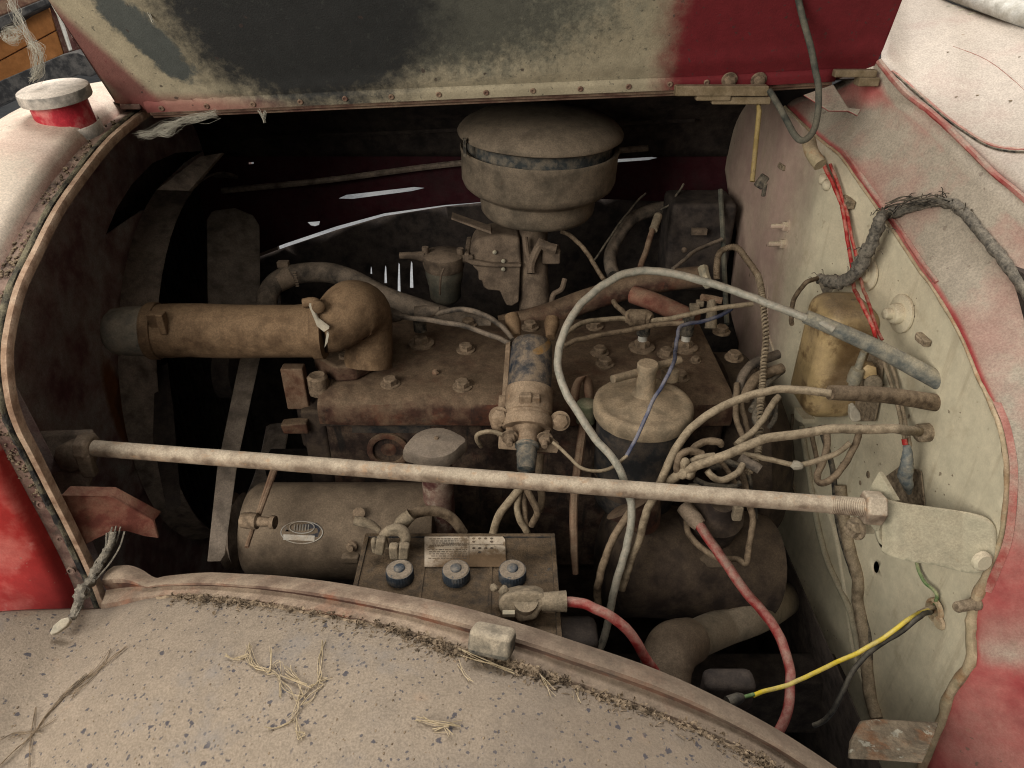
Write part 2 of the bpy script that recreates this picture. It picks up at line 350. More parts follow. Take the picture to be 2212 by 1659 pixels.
mat('corroded', (.12, .095, .065), dust=(.22, .175, .12), top=.45, side=.3, scale=40, mottle=.5, over=[rustn(30, .48, .6, (.20, .085, .035), .8), rustn(50, .58, .64, (.36, .34, .27), .8, post=True)])
mat('gold_box', (.60, .43, .21), dust=(.30, .215, .125), top=.85, side=.22, rough=.45, scale=22, spec=.5, over=[rustn(28, .5, .64, (.15, .085, .035), .8), dict(t='blob', c=(.505, .936, 1.20), r=(.034, .02, .075), col=(.13, .075, .032), n=.8, s=30, soft=.4, amt=.9)], metal=.1, lo=.5, hi=.9)
mat('fitting', (.38, .35, .27), dust=(.36, .3, .2), top=.6, side=.3, rough=.55, metal=.3, scale=90)
mat('stud_brown', (.16, .12, .08), dust=(.32, .25, .17), top=.8, side=.4, scale=140)
mat('cloth', (.10, .092, .08), dust=(.27, .235, .185), top=.7, side=.4, scale=160, bump=1.0)
mat('tape_blue', (.16, .19, .2), dust=(.3, .27, .21), top=.6, side=.3, scale=80)
mat('column_paint', (.2, .17, .12), dust=(.22, .175, .125), top=.8, side=.4)
mat('prop_rod', (.06, .065, .055), dust=(.17, .15, .11), top=.5, side=.3)
mat('yellow_rod', (.34, .24, .08), dust=(.3, .23, .13), top=.6, side=.3, over=[rustn(60, .52, .62, (.18, .12, .06), .8)])
mat('hinge', (.16, .07, .055), dust=(.25, .18, .12), top=.8, side=.5)
mat('hinge_brass', (.17, .12, .06), dust=(.26, .2, .13), top=.8, side=.5)
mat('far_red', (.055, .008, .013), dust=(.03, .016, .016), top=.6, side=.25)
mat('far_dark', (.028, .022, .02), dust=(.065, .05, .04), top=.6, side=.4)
mat('straw', (.40, .31, .18), dust=(.40, .32, .22), top=.6, side=.3, scale=90, bump=.1)
mat('litter', (.20, .145, .095), dust=(.26, .195, .13), top=.4, side=.2, scale=70, var=.8, over=[rustn(120, .54, .60, (.08, .055, .038), .7), rustn(140, .6, .66, (.46, .37, .25), .8)])
mat('web', (.42, .39, .32), dust=(.38, .35, .28), top=.3, side=.2)
mat('white_bit', (.42, .38, .30), dust=(.38, .32, .24), top=.4, side=.4)
mat('porcelain', (.6, .57, .5), dust=(.4, .33, .25), top=.3, side=.1, rough=.4)
mat('floor', (.42, .44, .47), dust=(.5, .5, .5), top=.4, side=.3, scale=3, bump=.2)
mat('wagon_wood', (.55, .23, .075), dust=(.50, .24, .10), top=.3, side=.3, scale=4, bump=.2, over=[dict(t='noise', s=5, a=.55, b=.7, col=(.2, .08, .03), amt=.5)])
mat('wagon_iron', (.04, .04, .042), dust=(.13, .12, .11), top=.6, side=.25)
mat('wagon_post', (.10, .035, .03), dust=(.2, .15, .11), top=.5, side=.2)
mat('pale_wood', (.55, .52, .45), dust=(.5, .5, .48), top=.3, side=.3)

# ================================================================== SETTING
g = MB(); g.add([(-14, -4, 0), (14, -4, 0), (14, 24, 0), (-14, 24, 0)], [(0, 1, 2, 3)], False)
tag(obj('floor', g, 'floor'), 'pale concrete floor behind the old truck', kind='structure')

# ------------------------------------------------------------------ hood half that stands open
HL = PY(322, 243, 1.144); HR = PY(1891, 139, 1.144)
hx = (HR - HL).normalized(); lean = V((0, -math.sin(R(22)), math.cos(R(22))))
hn = hx.cross(lean).normalized(); hup = hn.cross(hx).normalized()
if hup.z < 0: hup = -hup
def HP(px, py): return PPL(px, py, HL, hn)
def h2(px, py): w = HP(px, py) - HL; return (w.dot(hx), w.dot(hup))
def h3(u, w, off=0.0): return HL + hx * u + hup * w + hn * off
hs = -1 if hn.y > 0 else 1                                  # side of the plane that faces the camera
hc = lambda px, py: tuple(HP(px, py))
mat('hood_paint', (.34, .29, .195), dust=(.36, .305, .21), mottle=0.2, patch=0.2, top=.7, side=.45, rough=.75, scale=13, bump=.4, var=.2, over=[
    dict(t='blob', c=hc(1990, 40), r=(.345, .5, .5), col=(.14, .013, .017), n=.16, s=30, soft=.085, post=True),
    dict(t='blob', c=hc(990, -30), r=(.22, .5, .10), col=(.17, .165, .125), n=1.3, s=38, soft=.3, amt=.8, post=True),
    dict(t='blob', c=hc(930, 10), r=(.21, .5, .085), col=(.055, .055, .046), n=2.0, s=95, soft=.45, amt=.8, post=True),
    dict(t='blob', c=hc(640, 10), r=(.190, .5, .150), col=(.022, .022, .021), n=.65, s=60, soft=.26, post=True),
    dict(t='noise', s=130, a=.62, b=.67, col=(.04, .042, .036), amt=.6, post=True),
    dict(t='blob', c=hc(305, 70), r=(.026, .5, .085), rot=(0, R(34), 0), col=(.07, .075, .068), n=1.3, s=45, soft=.16, post=True),
    dict(t='blob', c=hc(185, 110), r=(.022, .5, .40), rot=(0, R(34), 0), col=(.13, .028, .03), n=.3, s=30, soft=.4, amt=.85, post=True),
    dict(t='blob', c=hc(330, 236), r=(.17, .5, .020), col=(.25, .08, .07), n=.3, s=30, soft=.5, amt=.75, post=True),
    dict(t='speck', s=60, r=.15, a=.86, col=(.045, .03, .025), amt=.8, cl=6, post=True)])
hood = thing('hood', 'open hood half standing upright, black soot, tan dust and dark red paint', 'hood', h3(.5, 0))
out = [h2(322, 241), h2(285, 228), h2(251, 219), h2(104, 0)]
du = (out[3][0] - out[2][0]) / (out[3][1] - out[2][1])
out.append((out[2][0] + du * (.42 - out[2][1]), .42))
r1 = h2(1891, 141); r2 = h2(1949, 0); du2 = (r2[0] - r1[0]) / (r2[1] - r1[1])
out += [(r1[0] + du2 * (.42 - r1[1]), .42), r2, r1, h2(1800, 175), h2(1656, 183), h2(1536, 190), h2(1140, 206), h2(750, 223), h2(535, 233)]
mb = MB(); sheet(mb, out, [], lambda u, w: h3(u, w, hs * (.0035 * math.exp(-((w - .022) / .008) ** 2) + .0012 * mnoise.noise((u * 9, w * 9, 3)))), .012)
obj('skin', mb, 'hood_paint', hood, solid=.0015)
mb = MB()
lowp = [(322, 241), (535, 232), (750, 222), (1140, 205), (1536, 189), (1656, 182), (1800, 174)]
lowp = catmull([V((*h2(*p), 0)) for p in lowp], 6)
mb.loft([[h3(p.x, p.y - .001, hs * .001) for p in lowp], [h3(p.x, p.y + .002, hs * .006) for p in lowp], [h3(p.x, p.y + .012, hs * .0055) for p in lowp], [h3(p.x, p.y + .020, hs * .002) for p in lowp]])
obj('hem', mb, 'hood_paint', hood, solid=.001)
riv = [(351, 229), (448, 224), (548, 220), (746, 208), (948, 199), (1050, 195), (1151, 191), (1253, 187), (1357, 182), (1446, 177), (1525, 173), (650, 215), (846, 204)]
for p in riv:
    u, w = h2(*p); mb = MB().lathe(h3(u, w, hs * .0055), hn * hs, [(.0042, 0), (.0042, .0012), (.0034, .002), (.002, .0018), (.0018, .0008)], 14)
    obj('rivet', mb, 'hinge', hood)
for p in ((1574, 168), (1637, 168)):
    u, w = h2(*p); obj('hinge_bolt', MB().hexbolt(h3(u, w, hs * .005), hn * hs, .0085, .008), 'bolt', hood)
# folded piano hinge below the hem
mb = MB()
hp = [h3(p.x, p.y, 0) for p in lowp]
mb.tube([p + V((0, .006, -.003)) for p in hp], .0045, 8, 1, sharp=True)
mb.loft([[p + V((0, .008, -.001)) for p in hp], [p + V((0, .010, -.011)) for p in hp], [p + V((0, .022, -.014)) for p in hp]])
obj('piano_hinge', mb, 'hinge', hood)
mb = MB(); a = P(1456, 196, 1.07); b = P(1660, 194, 1.06); c = (a + b) / 2
mb.box(c, (b - a).length, .016, .014)
mb.box(P(1600, 216, 1.075), .085, .012, .011); mb.box(P(1540, 207, 1.07), .05, .014, .012)
obj('hinge_bracket', mb, 'hinge_brass', hood, bevel=.002)
mb = MB().box(P(1846, 158, 1.055), .06, .014, .010).box(P(1872, 175, 1.06), .03, .02, .012)
obj('corner_hinge', mb, 'hinge_brass', hood, bevel=.002)
# prop rod that bends down to the cowl
pts = q(3, 0, (420, -60), (440, 40), (480, 200), (530, 380), (565, 560), (590, 700), (583, 900), (545, 1040), (470, 1108), (400, 1065), (300, 880), (205, 720))
dd = (.97, .98, .985, .995, 1.0, 1.0, .995, .99, .985, .99, 1.01, 1.04)
tag(obj('hood_cable', MB().tube([P(x, y, d) for (x, y), d in zip(pts, dd)], [m(7.0, 1)] * 12, 12, wob=.05), 'prop_rod'), 'dark grey-green tube looping down over the red part of the hood', 'tube')
yr = thing('hood_latch_rod', 'rusty yellow rod hanging below the hood hinge beside the firewall', 'rod', P(1637, 300, 1.08))
obj('rod', MB().tube([P(1556, 216, 1.09), P(1636, 215, 1.08), P(1640, 240, 1.08), P(1632, 320, 1.09), P(1625, 392, 1.09)], m(5.5, 1.08), 10, sharp=True), 'yellow_rod', yr)
obj('tip', MB().box(P(1645, 392, 1.09), .012, .012, .02, Matrix.Rotation(.5, 3, 'Y')).box(P(1651, 410, 1.09), .006, .006, .02), 'wire_dark', yr, bevel=.002)

# ------------------------------------------------------------------ far half of the hood, closed, with louvres
YF = 1.62
fh = thing('closed_hood_half', 'closed far hood half with louvre slits letting daylight through', 'hood', (0, YF, 1.0))
arch = [(1.150, 1.525), (1.25, 1.522), (1.36, 1.510), (1.47, 1.478), (1.55, 1.435), (1.60, 1.385), (YF, 1.32)]
arch = catmull([V((0, *a)) for a in arch], 4)
mb = MB().loft([[V((x, a.y, a.z + (x + .55) * .03 * max(0, (1.62 - a.y) / .47))) for a in arch] for x in [-.72 + i * .1625 for i in range(9)]])
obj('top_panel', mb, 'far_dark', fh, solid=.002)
def f2(px, py): w = PY(px, py, YF); return (w.x, w.z)
def slit(pts): return [f2(*p) for p in pts]
def strip(x0, y0, x1, y1, t0, t1):
    return slit([(x0, y0 + t0), (x0, y0), (x1, y1), (x1 + 6, y1 + t1 * .6), (x1 - 10, y1 + t1)])
louv = [slit([(731, 429), (748, 421), (895, 404), (918, 406), (890, 413), (760, 430)]), slit([(731, 379), (792, 372), (840, 370), (836, 373), (780, 378), (740, 382)]),
        slit([(1318, 346), (1330, 344), (1408, 339), (1421, 341), (1400, 346), (1330, 351)]), slit([(1300, 312), (1330, 307), (1410, 296), (1424, 297), (1405, 301), (1330, 310)]),
        slit([(664, 480), (691, 478), (689, 486), (680, 489), (671, 487)]), slit([(537, 351), (548, 350), (548, 354), (537, 355)])]
bot = [(300, 640), (500, 570), (617, 526), (727, 489), (830, 461), (962, 443), (1100, 432), (1300, 430), (1560, 440), (1700, 460)]
o2 = [f2(*p) for p in bot] + [(.80, 1.325), (-.78, 1.325), (-.78, 1.2)]
mb = MB(); sheet(mb, o2, louv, lambda x, z: V((x, YF, z)), .02, False)
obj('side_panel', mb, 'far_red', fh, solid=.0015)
for L_, wd in ((louv[0], .03), (louv[1], .02), (louv[2], .02), (louv[3], .02)):          # pressed louvre hoods, bulging to the far side
    x0 = min(p[0] for p in L_); x1 = max(p[0] for p in L_); z0 = max(p[1] for p in L_)
    n = 12; rows = [[V((x0 - .01 + (x1 - x0 + .02) * k / n, YF + .003 + .012 * math.sin(math.pi * k / n) * s_, z0 + .028 * (1 - s_) + .003)) for k in range(n + 1)] for s_ in (0, .5, 1)]
    obj('louvre', MB().loft(rows), 'far_red', fh, solid=.001)
mb = MB().tube([P(480, 412, 1.62), P(700, 390, 1.6), P(1000, 352, 1.58), P(1400, 320, 1.55)], .0065, 8)
obj('stiffener_rod', mb, 'dark_brown', fh)
for i, (px, py) in enumerate(((655, 300), (700, 260))):
    mb = MB().tube([P(520, py, 1.55), P(1500, py - 40, 1.5)], .004, 6); obj('rib', mb, 'far_dark', fh)
# far fender below the gap
ff = thing('far_fender', 'dark far fender below the curved slit of daylight', 'fender', (0, 1.64, .5))
def g2(px, py): w = PY(px, py, 1.64); return (w.x, w.z)
top = [(300, 648), (500, 578), (617, 534), (727, 497), (830, 467), (962, 446), (1100, 432), (1300, 428), (1560, 438), (1700, 455)]
vs_ = []
for cx, yt, yb, w in ((802, 575, 592, 4), (833, 573, 612, 6), (862, 567, 640, 7), (889, 564, 622, 8), (604, 630, 664, 7)):
    w *= .7
    vs_.append([g2(cx - w * .2, yt), g2(cx + w * .3, yt + 4), g2(cx + w * .7, yb), g2(cx - w * .6, yb), g2(cx - w * .55, (yt + yb) / 2)])
mb = MB(); sheet(mb, [g2(*p) for p in top] + [(.8, .12), (-.75, .12)], vs_, lambda x, z: V((x, 1.64, z)), .03, False)
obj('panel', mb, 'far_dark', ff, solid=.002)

# ------------------------------------------------------------------ radiator shell at the front (left of the picture)
XR = -.55
ap = [(301, 251), (246, 298), (190, 366), (131, 450), (82, 546), (46, 625), (24, 718), (19, 784), (29, 868), (49, 928), (74, 977), (123, 1075), (164, 1157), (202, 1239), (232, 1318), (262, 1390)]
A = catmull([PX(x, y, XR) for x, y in ap], 5)
A.insert(0, A[0] + V((0, .06, .004))); A.insert(0, A[0] + V((0, .06, -.002)))
nA = []
for i in range(len(A)):
    t = (A[min(i + 1, len(A) - 1)] - A[max(i - 1, 0)]).normalized(); n_ = V((0, t.z, -t.y))
    if n_.z < 0 and i < 20: n_ = -n_
    if i and n_.dot(nA[-1]) < 0: n_ = -n_
    nA.append(n_)
def arow(dx, dn): return [p + V((dx, 0, 0)) + n_ * dn for p, n_ in zip(A, nA)]
sh = thing('radiator_shell', 'dusty red radiator shell with curved rim and filler cap', 'radiator shell', V((-.62, 1.0, .9)))
obj('rim_edge', MB().loft([arow(-.001, -.010), arow(0, -.002), arow(-.002, .001), arow(-.008, .0015), arow(-.009, -.004)]), 'rim_edge', sh)
mb = MB(); ra = arow(-.0125, .0); mb.tube(ra, .0042, 8, 1, sharp=True, wob=.5)
obj('rubber_strip', mb, 'rim_rubber', sh)
obj('channel', MB().loft([arow(-.008, -.003), arow(-.016, -.003), arow(-.018, -.001), arow(-.034, -.001), arow(-.036, .0)]), 'rim_metal', sh)
rows = []
prof = [(-.034, -.002), (-.037, .008), (-.041, .016), (-.048, .020), (-.07, .024), (-.10, .026), (-.14, .020), (-.19, .004), (-.25, -.03), (-.32, -.08), (-.38, -.16)]
for dx, dn in prof: rows.append(arow(dx, dn))
obj('body', MB().loft(rows), 'shell_paint', sh)
# dirt lying in the channel
mb = MB()
for i in range(420):
    k = random.uniform(3, len(A) - 20); i0 = int(k); p = A[i0].lerp(A[i0 + 1], k - i0); n_ = nA[i0]
    p = p + V((-random.uniform(.015, .033), 0, 0)) + n_ * .0005
    if mnoise.noise((k * .25, 0, 0)) < -.15: continue
    s_ = random.uniform(.0008, .0026); mb.sphere(p, s_, 5, (1, random.uniform(.6, 1.6), .7))
obj('channel_dirt', mb, 'litter', sh)['kind'] = 'stuff'
for zx, zy in ((350, 940), (505, 1210), (585, 1460), (80, 350)):                # dents and holes in the lower flange
    x, y = q(0, 2, (zx, zy))[0]; p = PX(x, y, XR - .02)
    mb = MB().lathe(p + V((-.002, -.002, 0)), (0, -1, .1), [(.0055, 0), (.0055, .0025), (.0035, .003), (.003, .0015), (.0005, .001)], 14)
    obj('flange_dimple', mb, 'rim_metal', sh)
shell_body = [o for o in sh.children if o.name.startswith('body')][0]
bm_ = bmesh.new(); bm_.from_mesh(shell_body.data); bmesh.ops.translate(bm_, verts=bm_.verts, vec=wloc(shell_body)); SB = BVHTree.FromBMesh(bm_); bm_.free()
r_ = ray(138, 249).normalized(); cbase = SB.ray_cast(CAM, r_)[0] or PY(138, 249, 1.08)
ax = V((-.05, -.12, 1)).normalized(); cx = cbase + ax * .021
obj('filler_neck', MB().lathe(cbase - ax * .03, ax, [(.037, 0), (.037, .058), (.034, .058)], 36), 'neck_red', sh)
obj('neck_collar', MB().lathe(cbase - ax * .016, ax, [(.043, -.014), (.042, .004), (.041, .005), (.040, .003), (.039, -.008)], 36), 'cap_top', sh)
pr = [(.038, .0), (.045, .001), (.0462, .003), (.0462, .013), (.0452, .015), (.042, .0165), (.02, .018), (.001, .0185)]
mb = MB().lathe(cx, ax, pr, 72)
for i, v in enumerate(mb.v):
    k = i // 72
    if k in (2, 3) and i % 2: w = v - cx; r_ = w - ax * w.dot(ax); mb.v[i] = v - r_ * .022
obj('filler_cap', mb, 'cap_top', sh)
obj('hinge_tab', MB().box(PY(287, 228, 1.144), .03, .02, .008), 'rim_metal', sh, bevel=.002)
obj('rivet', MB().sphere(P(103, 258, 1.07), .004, 10, (1.4, 1, .8)), 'cap_top', sh)

# bulkhead with the round fan opening, behind the rim
XB = -.665
bi = [p - n_ * .004 for p, n_ in zip(A, nA)]
o2 = [(p.y, p.z) for p in bi]; o2 = o2 + [(.72, .35), (1.9, .35), (1.9, 1.40), (1.6, 1.42), (1.5, 1.49)]
hole = [(1.43 + .40 * math.cos(t), .93 + .40 * math.sin(t)) for t in [i * math.pi / 24 for i in range(48)]]
rb = thing('radiator_bulkhead', 'dark maroon bulkhead with round fan opening inside the shell', 'bulkhead', (XB, 1.2, .5))
cres = [(lambda w: (w.y, w.z))(PX(x, y, XB)) for x, y in ((228, 508), (252, 450), (285, 398), (330, 352), (380, 330), (440, 326), (400, 352), (345, 405), (395, 416), (362, 452), (305, 455), (262, 484))]
mb = MB(); sheet(mb, o2, [hole, cres], lambda y, z: V((XB, y, z)), .03, False); obj('panel', mb, 'baffle', rb, solid=.002)
obj('opening_flange', MB().loft([[V((XB + dx, 1.43 + (r_) * math.cos(t), .93 + r_ * math.sin(t))) for t in [i * math.pi / 32 for i in range(65)]] for dx, r_ in ((0, .40), (.012, .393), (.060, .390), (.063, .395))]), 'dark_brown', rb)
mb = MB(); a, b = P(345, 410, 1.22), P(480, 330, 1.35)
mb.prism([P(338, 410, 1.22), P(432, 338, 1.3), P(480, 330, 1.32), P(408, 412, 1.25)], (0, .01, -.004)); obj('brace', mb, 'dark_brown', rb)
mb = MB().loft([[V((XB + .004, y + .0, z)) for y, z in ((.74, 1.33), (.76, 1.1), (.77, .8))], [V((XB + .06, y, z)) for y, z in ((.76, 1.30), (.78, 1.1), (.79, .8))]])
obj('side_flange', mb, 'baffle', rb, solid=.002)
# radiator core behind the opening
mb = MB().box((-.73, 1.35, .85), .05, 1.05, 1.15)
for i in range(30): mb.box((-.700, .98 + i * .0235, .95), .012, .003, .72)
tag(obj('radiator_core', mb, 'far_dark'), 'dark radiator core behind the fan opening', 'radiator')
# fan
fan = thing('cooling_fan', 'dusty brown fan blade standing behind the thick hose', 'fan', (-.45, 1.28, 1.05))
def blade(pts, ex=(.004, .01, 0)): return MB().prism([P(*p) for p in pts], ex)
obj('blade', blade([(447, 640, 1.33), (445, 475, 1.42), (455, 458, 1.43), (500, 452, 1.44), (540, 468, 1.45), (554, 490, 1.44), (556, 660, 1.36), (552, 720, 1.33), (450, 720, 1.3)]), 'belt', fan, bevel=.002)
obj('blade', blade([(335, 800, 1.30), (330, 950, 1.2), (360, 1100, 1.12), (380, 1100, 1.12), (365, 900, 1.22), (352, 790, 1.30)]), 'far_dark', fan)
obj('hub', MB().lathe(P(480, 800, 1.32), (1, 0, 0), [(.05, 0), (.05, .03), (.03, .035)], 24), 'far_dark', fan)
bl = MB().prism([P(517, 775, 1.20), P(556, 775, 1.20), P(505, 1010, 1.10), P(476, 1215, 1.02), P(446, 1215, 1.02), P(468, 1010, 1.10)], (.004, .012, .004))
tag(obj('fan_belt', bl, 'belt', bevel=.002), 'wide dusty fan belt running down beside the generator', 'belt')

# ------------------------------------------------------------------ firewall and cowl
E1 = [(1697, 230), (1738, 270), (1782, 309), (1815, 335), (1853, 388), (1895, 448), (1938, 508), (1984, 579), (2012, 617), (2058, 691), (2088, 751), (2112, 811), (2140, 868), (2160, 915), (2173, 974), (2177, 1021), (2173, 1103), (2162, 1171), (2140, 1226), (2118, 1275), (2103, 1320), (2099, 1369), (2099, 1430), (2054, 1496), (2034, 1561), (1998, 1648), (1965, 1720), (1940, 1780)]
fw = thing('firewall', 'pale cream painted firewall with bolts, holes and clips', 'firewall', V((.55, 1.0, .6)))
lft = [(1812, 1760), (1796, 1656), (1771, 1574), (1735, 1460), (1724, 1383), (1708, 1300), (1690, 1240), (1664, 1238), (1666, 1170), (1655, 1090), (1648, 1030), (1635, 960), (1612, 860), (1599, 784), (1598, 740), (1577, 672), (1580, 600), (1591, 505), (1573, 415), (1560, 330), (1556, 200), (1600, 160)]
def yz(px, py): w = PF(px, py); return (w.y, w.z)
o2 = [yz(*p) for p in E1] + [yz(*p) for p in lft]
def ell(cx, cy, rx, ry, n=14): return [yz(cx + rx * math.cos(2 * math.pi * i / n), cy + ry * math.sin(2 * math.pi * i / n)) for i in range(n)]
hol = [ell(1894, 1225, 6.5, 13), ell(1698, 1252, 17, 24), ell(2020, 1318, 13, 26)]
for h in hol[:1]: pass
hol[1] = ell(1703, 1257, 12, 22)
def fwz(y, z):
    x = xfw(y)
    for h0, w_, a_ in ((1.30, .05, .006),): x -= a_ * math.exp(-((y - h0) / w_) ** 2)
    x += .0015 * mnoise.noise((y * 8, z * 8, 1))
    return V((x, y, z))
mb = MB(); sheet(mb, o2, hol, fwz, .014)
obj('panel', mb, 'firewall_paint', fw, solid=.0015)
e1 = [PF(*p) for p in E1]
obj('edge_bead', MB().tube([p + V((-.001, 0, 0)) for p in e1], [.0022 if i < 12 else .003 if i < 19 else .0065 for i in range(len(e1))], 10, 4, wob=.35), 'edge_worn', fw)
def nfw(p): return V((-1, 0, 0))
def fbolt(px, py, r, h, mat_='firewall_paint', stud=0, wash=True, name='bolt'):
    obj(name, MB().hexbolt(PF(px, py), (-1, -.08, .02), r, h, wash, stud), mat_, fw)
for zx, zy in ((345, 270), (325, 410)): x, y = q(3, 1, (zx, zy))[0]; fbolt(x, y, .0085, .010, stud=.018)
x, y = q(3, 1, (1250, 960))[0]
obj('boss', MB().lathe(PF(x, y), (-1, -.08, .02), [(.027, 0), (.027, .003), (.0255, .0042), (.0145, .0045), (.014, .014), (.0125, .016), (.0078, .0162), (.0074, .025), (.005, .027)], 28), 'firewall_paint', fw)
x, y = q(3, 1, (985, 650))[0]
obj('boss', MB().lathe(PF(x, y), (-1, -.08, .02), [(.024, 0), (.024, .003), (.022, .004), (.013, .0045), (.012, .011), (.005, .013)], 28), 'firewall_paint', fw)
def clip(px, py, ang=0, L_=.026, w=.009, mt='stud_brown'):
    p = PF(px, py, .004); rot = Matrix.Rotation(ang, 3, 'X')
    obj('clip', MB().box(p, .010, L_, w, rot).box(p + V((-.006, 0, 0)), .004, L_ * .55, w * .75, rot), mt, fw, bevel=.0018)
for c_, r_, zx, zy in ((3, 0, 310, 1315), (3, 1, 1415, 1165)): clip(*q(c_, r_, (zx, zy))[0])
obj('stud', MB().lathe(PF(2110, 1303), (-1, -.3, .1), [(.0085, 0), (.0085, .004), (.007, .006), (.0068, .03), (.005, .033)], 14), 'stud_brown', fw)
for zx, zy in ((630, 1415), (660, 1460)): x, y = q(3, 0, (zx, zy))[0]; obj('button', MB().lathe(PF(x, y), (-1, -.1, 0), [(.009, 0), (.0085, .004), (.005, .007), (.001, .008)], 16), 'firewall_paint', fw)
x, y = q(3, 2, (265, 1270))[0]; obj('stud', MB().lathe(PF(x, y), (-1, 0, .1), [(.004, 0), (.004, .022)], 8), 'firewall_paint', fw)
for px, py, s_ in ((1817, 1003, .004), (1875, 1025, .006), (1858, 1043, .004), (1780, 1420, .006), (1790, 1405, .005)):
    obj('rust_pit', MB().lathe(PF(px, py, .0005), (-1, 0, 0), [(s_, 0), (s_ * .7, .0008)], 9), 'stud_brown', fw)
# raised panel seam running down the firewall
for pts, r_ in (([(1690, 300), (1665, 520), (1660, 700), (1672, 760)], .005), ([(1745, 1010), (1800, 1130), (1830, 1290), (1850, 1420), (1905, 1560)], .006)):
    obj('pressed_rib', MB().tube([PF(x, y, -.001) for x, y in pts], r_, 8, flat=.6), 'firewall_paint', fw)

tag(obj('cab_shade_block', MB().box((.75, 1.1, .9), .30, 1.0, 1.0), 'far_dark'), 'dark block added behind the firewall holes as the shade of the cab', 'panel')  # unseen solid block, added so the holes look shaded
# cowl: ledge the hood sits on, side of the body and top of the scuttle
E2 = [(1893, 141, .523), (1949, 208, .545), (1998, 246, .56), (2044, 287, .575), (2085, 328, .587), (2140, 383, .60), (2208, 440, .615), (2262, 505, .628), (2300, 560, .637), (2345, 640, .645), (2372, 720, .65), (2395, 800, .652), (2410, 880, .653), (2418, 940, .653), (2422, 1000, .653), (2424, 1060, .653), (2424, 1130, .653), (2420, 1200, .653), (2414, 1260, .653), (2408, 1310, .653), (2402, 1360, .653), (2396, 1410, .653), (2388, 1470, .653), (2375, 1530, .653), (2362, 1600, .653), (2345, 1680, .653), (2330, 1750, .653), (2315, 1820, .653)]
e2 = [PX(*p) for p in E2]
cw = thing('cowl', 'dusty red cowl curving round the firewall with a worn edge', 'cowl', V((.7, .9, .6)))
rows = [[] for _ in range(7)]
for i, (a, b) in enumerate(zip(e1, e2)):
    side = min(1, max(0, (i - 10) / 6))
    up = (V((0, 0, 1)) * (1 - side) + V((0, -1, 0)) * side).normalized()
    L_ = (b - a)
    for k, (t, h) in enumerate(((0, -.002), (.06, .004), (.14, .0055), (.35, .001), (.6, .0), (.85, .002), (1, .006))):
        rows[k].append(a + L_ * t + up * h)
sm = [catmull(r_, 4) for r_ in rows]
obj('ledge', MB().loft(sm), 'cowl_paint', cw, solid=.0015)
bi_ = range(12, 20)
obj('edge_band', MB().loft([catmull([e1[i].lerp(e2[i], t) + V((-.002, -.004 * t / .12 - .003, .003)) for i in bi_], 4) for t in (.01, .03, .055, .075)]), 'red_edge', cw)
obj('ledge_lip', MB().tube([a.lerp(b, .045) + V((-.001, -.001, .003)) for a, b in zip(e1[3:9], e2[3:9])], .0036, 8, 4, wob=.4), 'red_edge', cw)
obj('red_bead', MB().tube([b + V((.001, -.002, .0055)) for b in e2[:13]], .0042, 8, 4, wob=.15), 'red_edge', cw)
Wt = [(1890, -110, 1.42), (1930, -80, 1.36), (1980, -50, 1.27), (2040, 0, 1.17), (2090, 18, 1.13), (2150, 38, 1.08), (2212, 62, 1.03), (2290, 90, .99), (2380, 130, .96), (2470, 180, .94), (2560, 250, .92), (2640, 340, .91)]
wt = [P(*p) for p in Wt[:8]]
for i in range(8, len(e2)):
    k = min(1, (i - 7) / 8); k = k * k * (3 - 2 * k); wt.append(wt[7].lerp(V((.95, e2[i].y - .02, e2[i].z)), k))
e2o = [b + V((.006, 0, .004)) for b in e2]
rows = []
for t in (0, .08, .2, .4, .6, .8, 1): rows.append([a.lerp(b, t) + V((0, 0, .03 * math.sin(math.pi * t) * max(0, 1 - i / 14))) for i, (a, b) in enumerate(zip(e2o, wt))])
rows = [catmull(r_, 3) for r_ in rows]
cowl_top = obj('scuttle_top', MB().loft(rows), 'cowl_top_paint', cw, solid=.0015)
bm_ = bmesh.new(); bm_.from_mesh(cowl_top.data); bmesh.ops.translate(bm_, verts=bm_.verts, vec=wloc(cowl_top)); CT = BVHTree.FromBMesh(bm_); bm_.free()
def onbvh(bv, px, py, h=0, d0=None):
    r = ray(px, py).normalized(); hit = bv.ray_cast(CAM, r)
    return hit[0] - r * h if hit[0] is not None else None
gp = [(1901, 145), (1925, 157), (1950, 176), (2000, 220), (2050, 262), (2087, 288), (2130, 314), (2170, 325), (2212, 328), (2260, 326)]
pts = [onbvh(CT, *p) for p in gp]; pts = [p for p in pts if p is not None]
if len(pts) > 3:
    obj('seam_gap', MB().tube([p + V((0, -.001, .0)) for p in pts], .0017, 6, 4), 'wire_dark', cw)
    obj('seam_edge', MB().tube([p + V((.002, .0045, .001)) for p in pts], .0030, 6, 4, wob=.2), 'red_edge', cw)
pts = [onbvh(CT, *p) for p in [(2060, 100), (2110, 118), (2150, 140), (2190, 172), (2225, 205)]]; pts = [p for p in pts if p is not None]
if len(pts) > 2: obj('panel_crease', MB().tube(pts, .0012, 6, 4), 'cowl_top_paint', cw)
gs = thing('windscreen_gasket', 'grey windscreen frame with crumbling rubber gasket on the cowl', 'gasket', P(2120, 20, 1.09))
obj('frame', MB().tube([P(2010, -42, 1.20), P(2070, -18, 1.155), P(2130, 2, 1.10), P(2212, 32, 1.04), P(2300, 62, 1.0)], .016, 10, 5), 'pale_wood', gs)
for i in range(9):
    t = i / 8; p = P(2030 + t * 200, 10 + t * 62, 1.165 - .135 * t); obj('rubber_lump', MB().sphere(p, .0058, 8, (1.8 + random.random(), .8, .7)), 'sleeve_grey', gs)
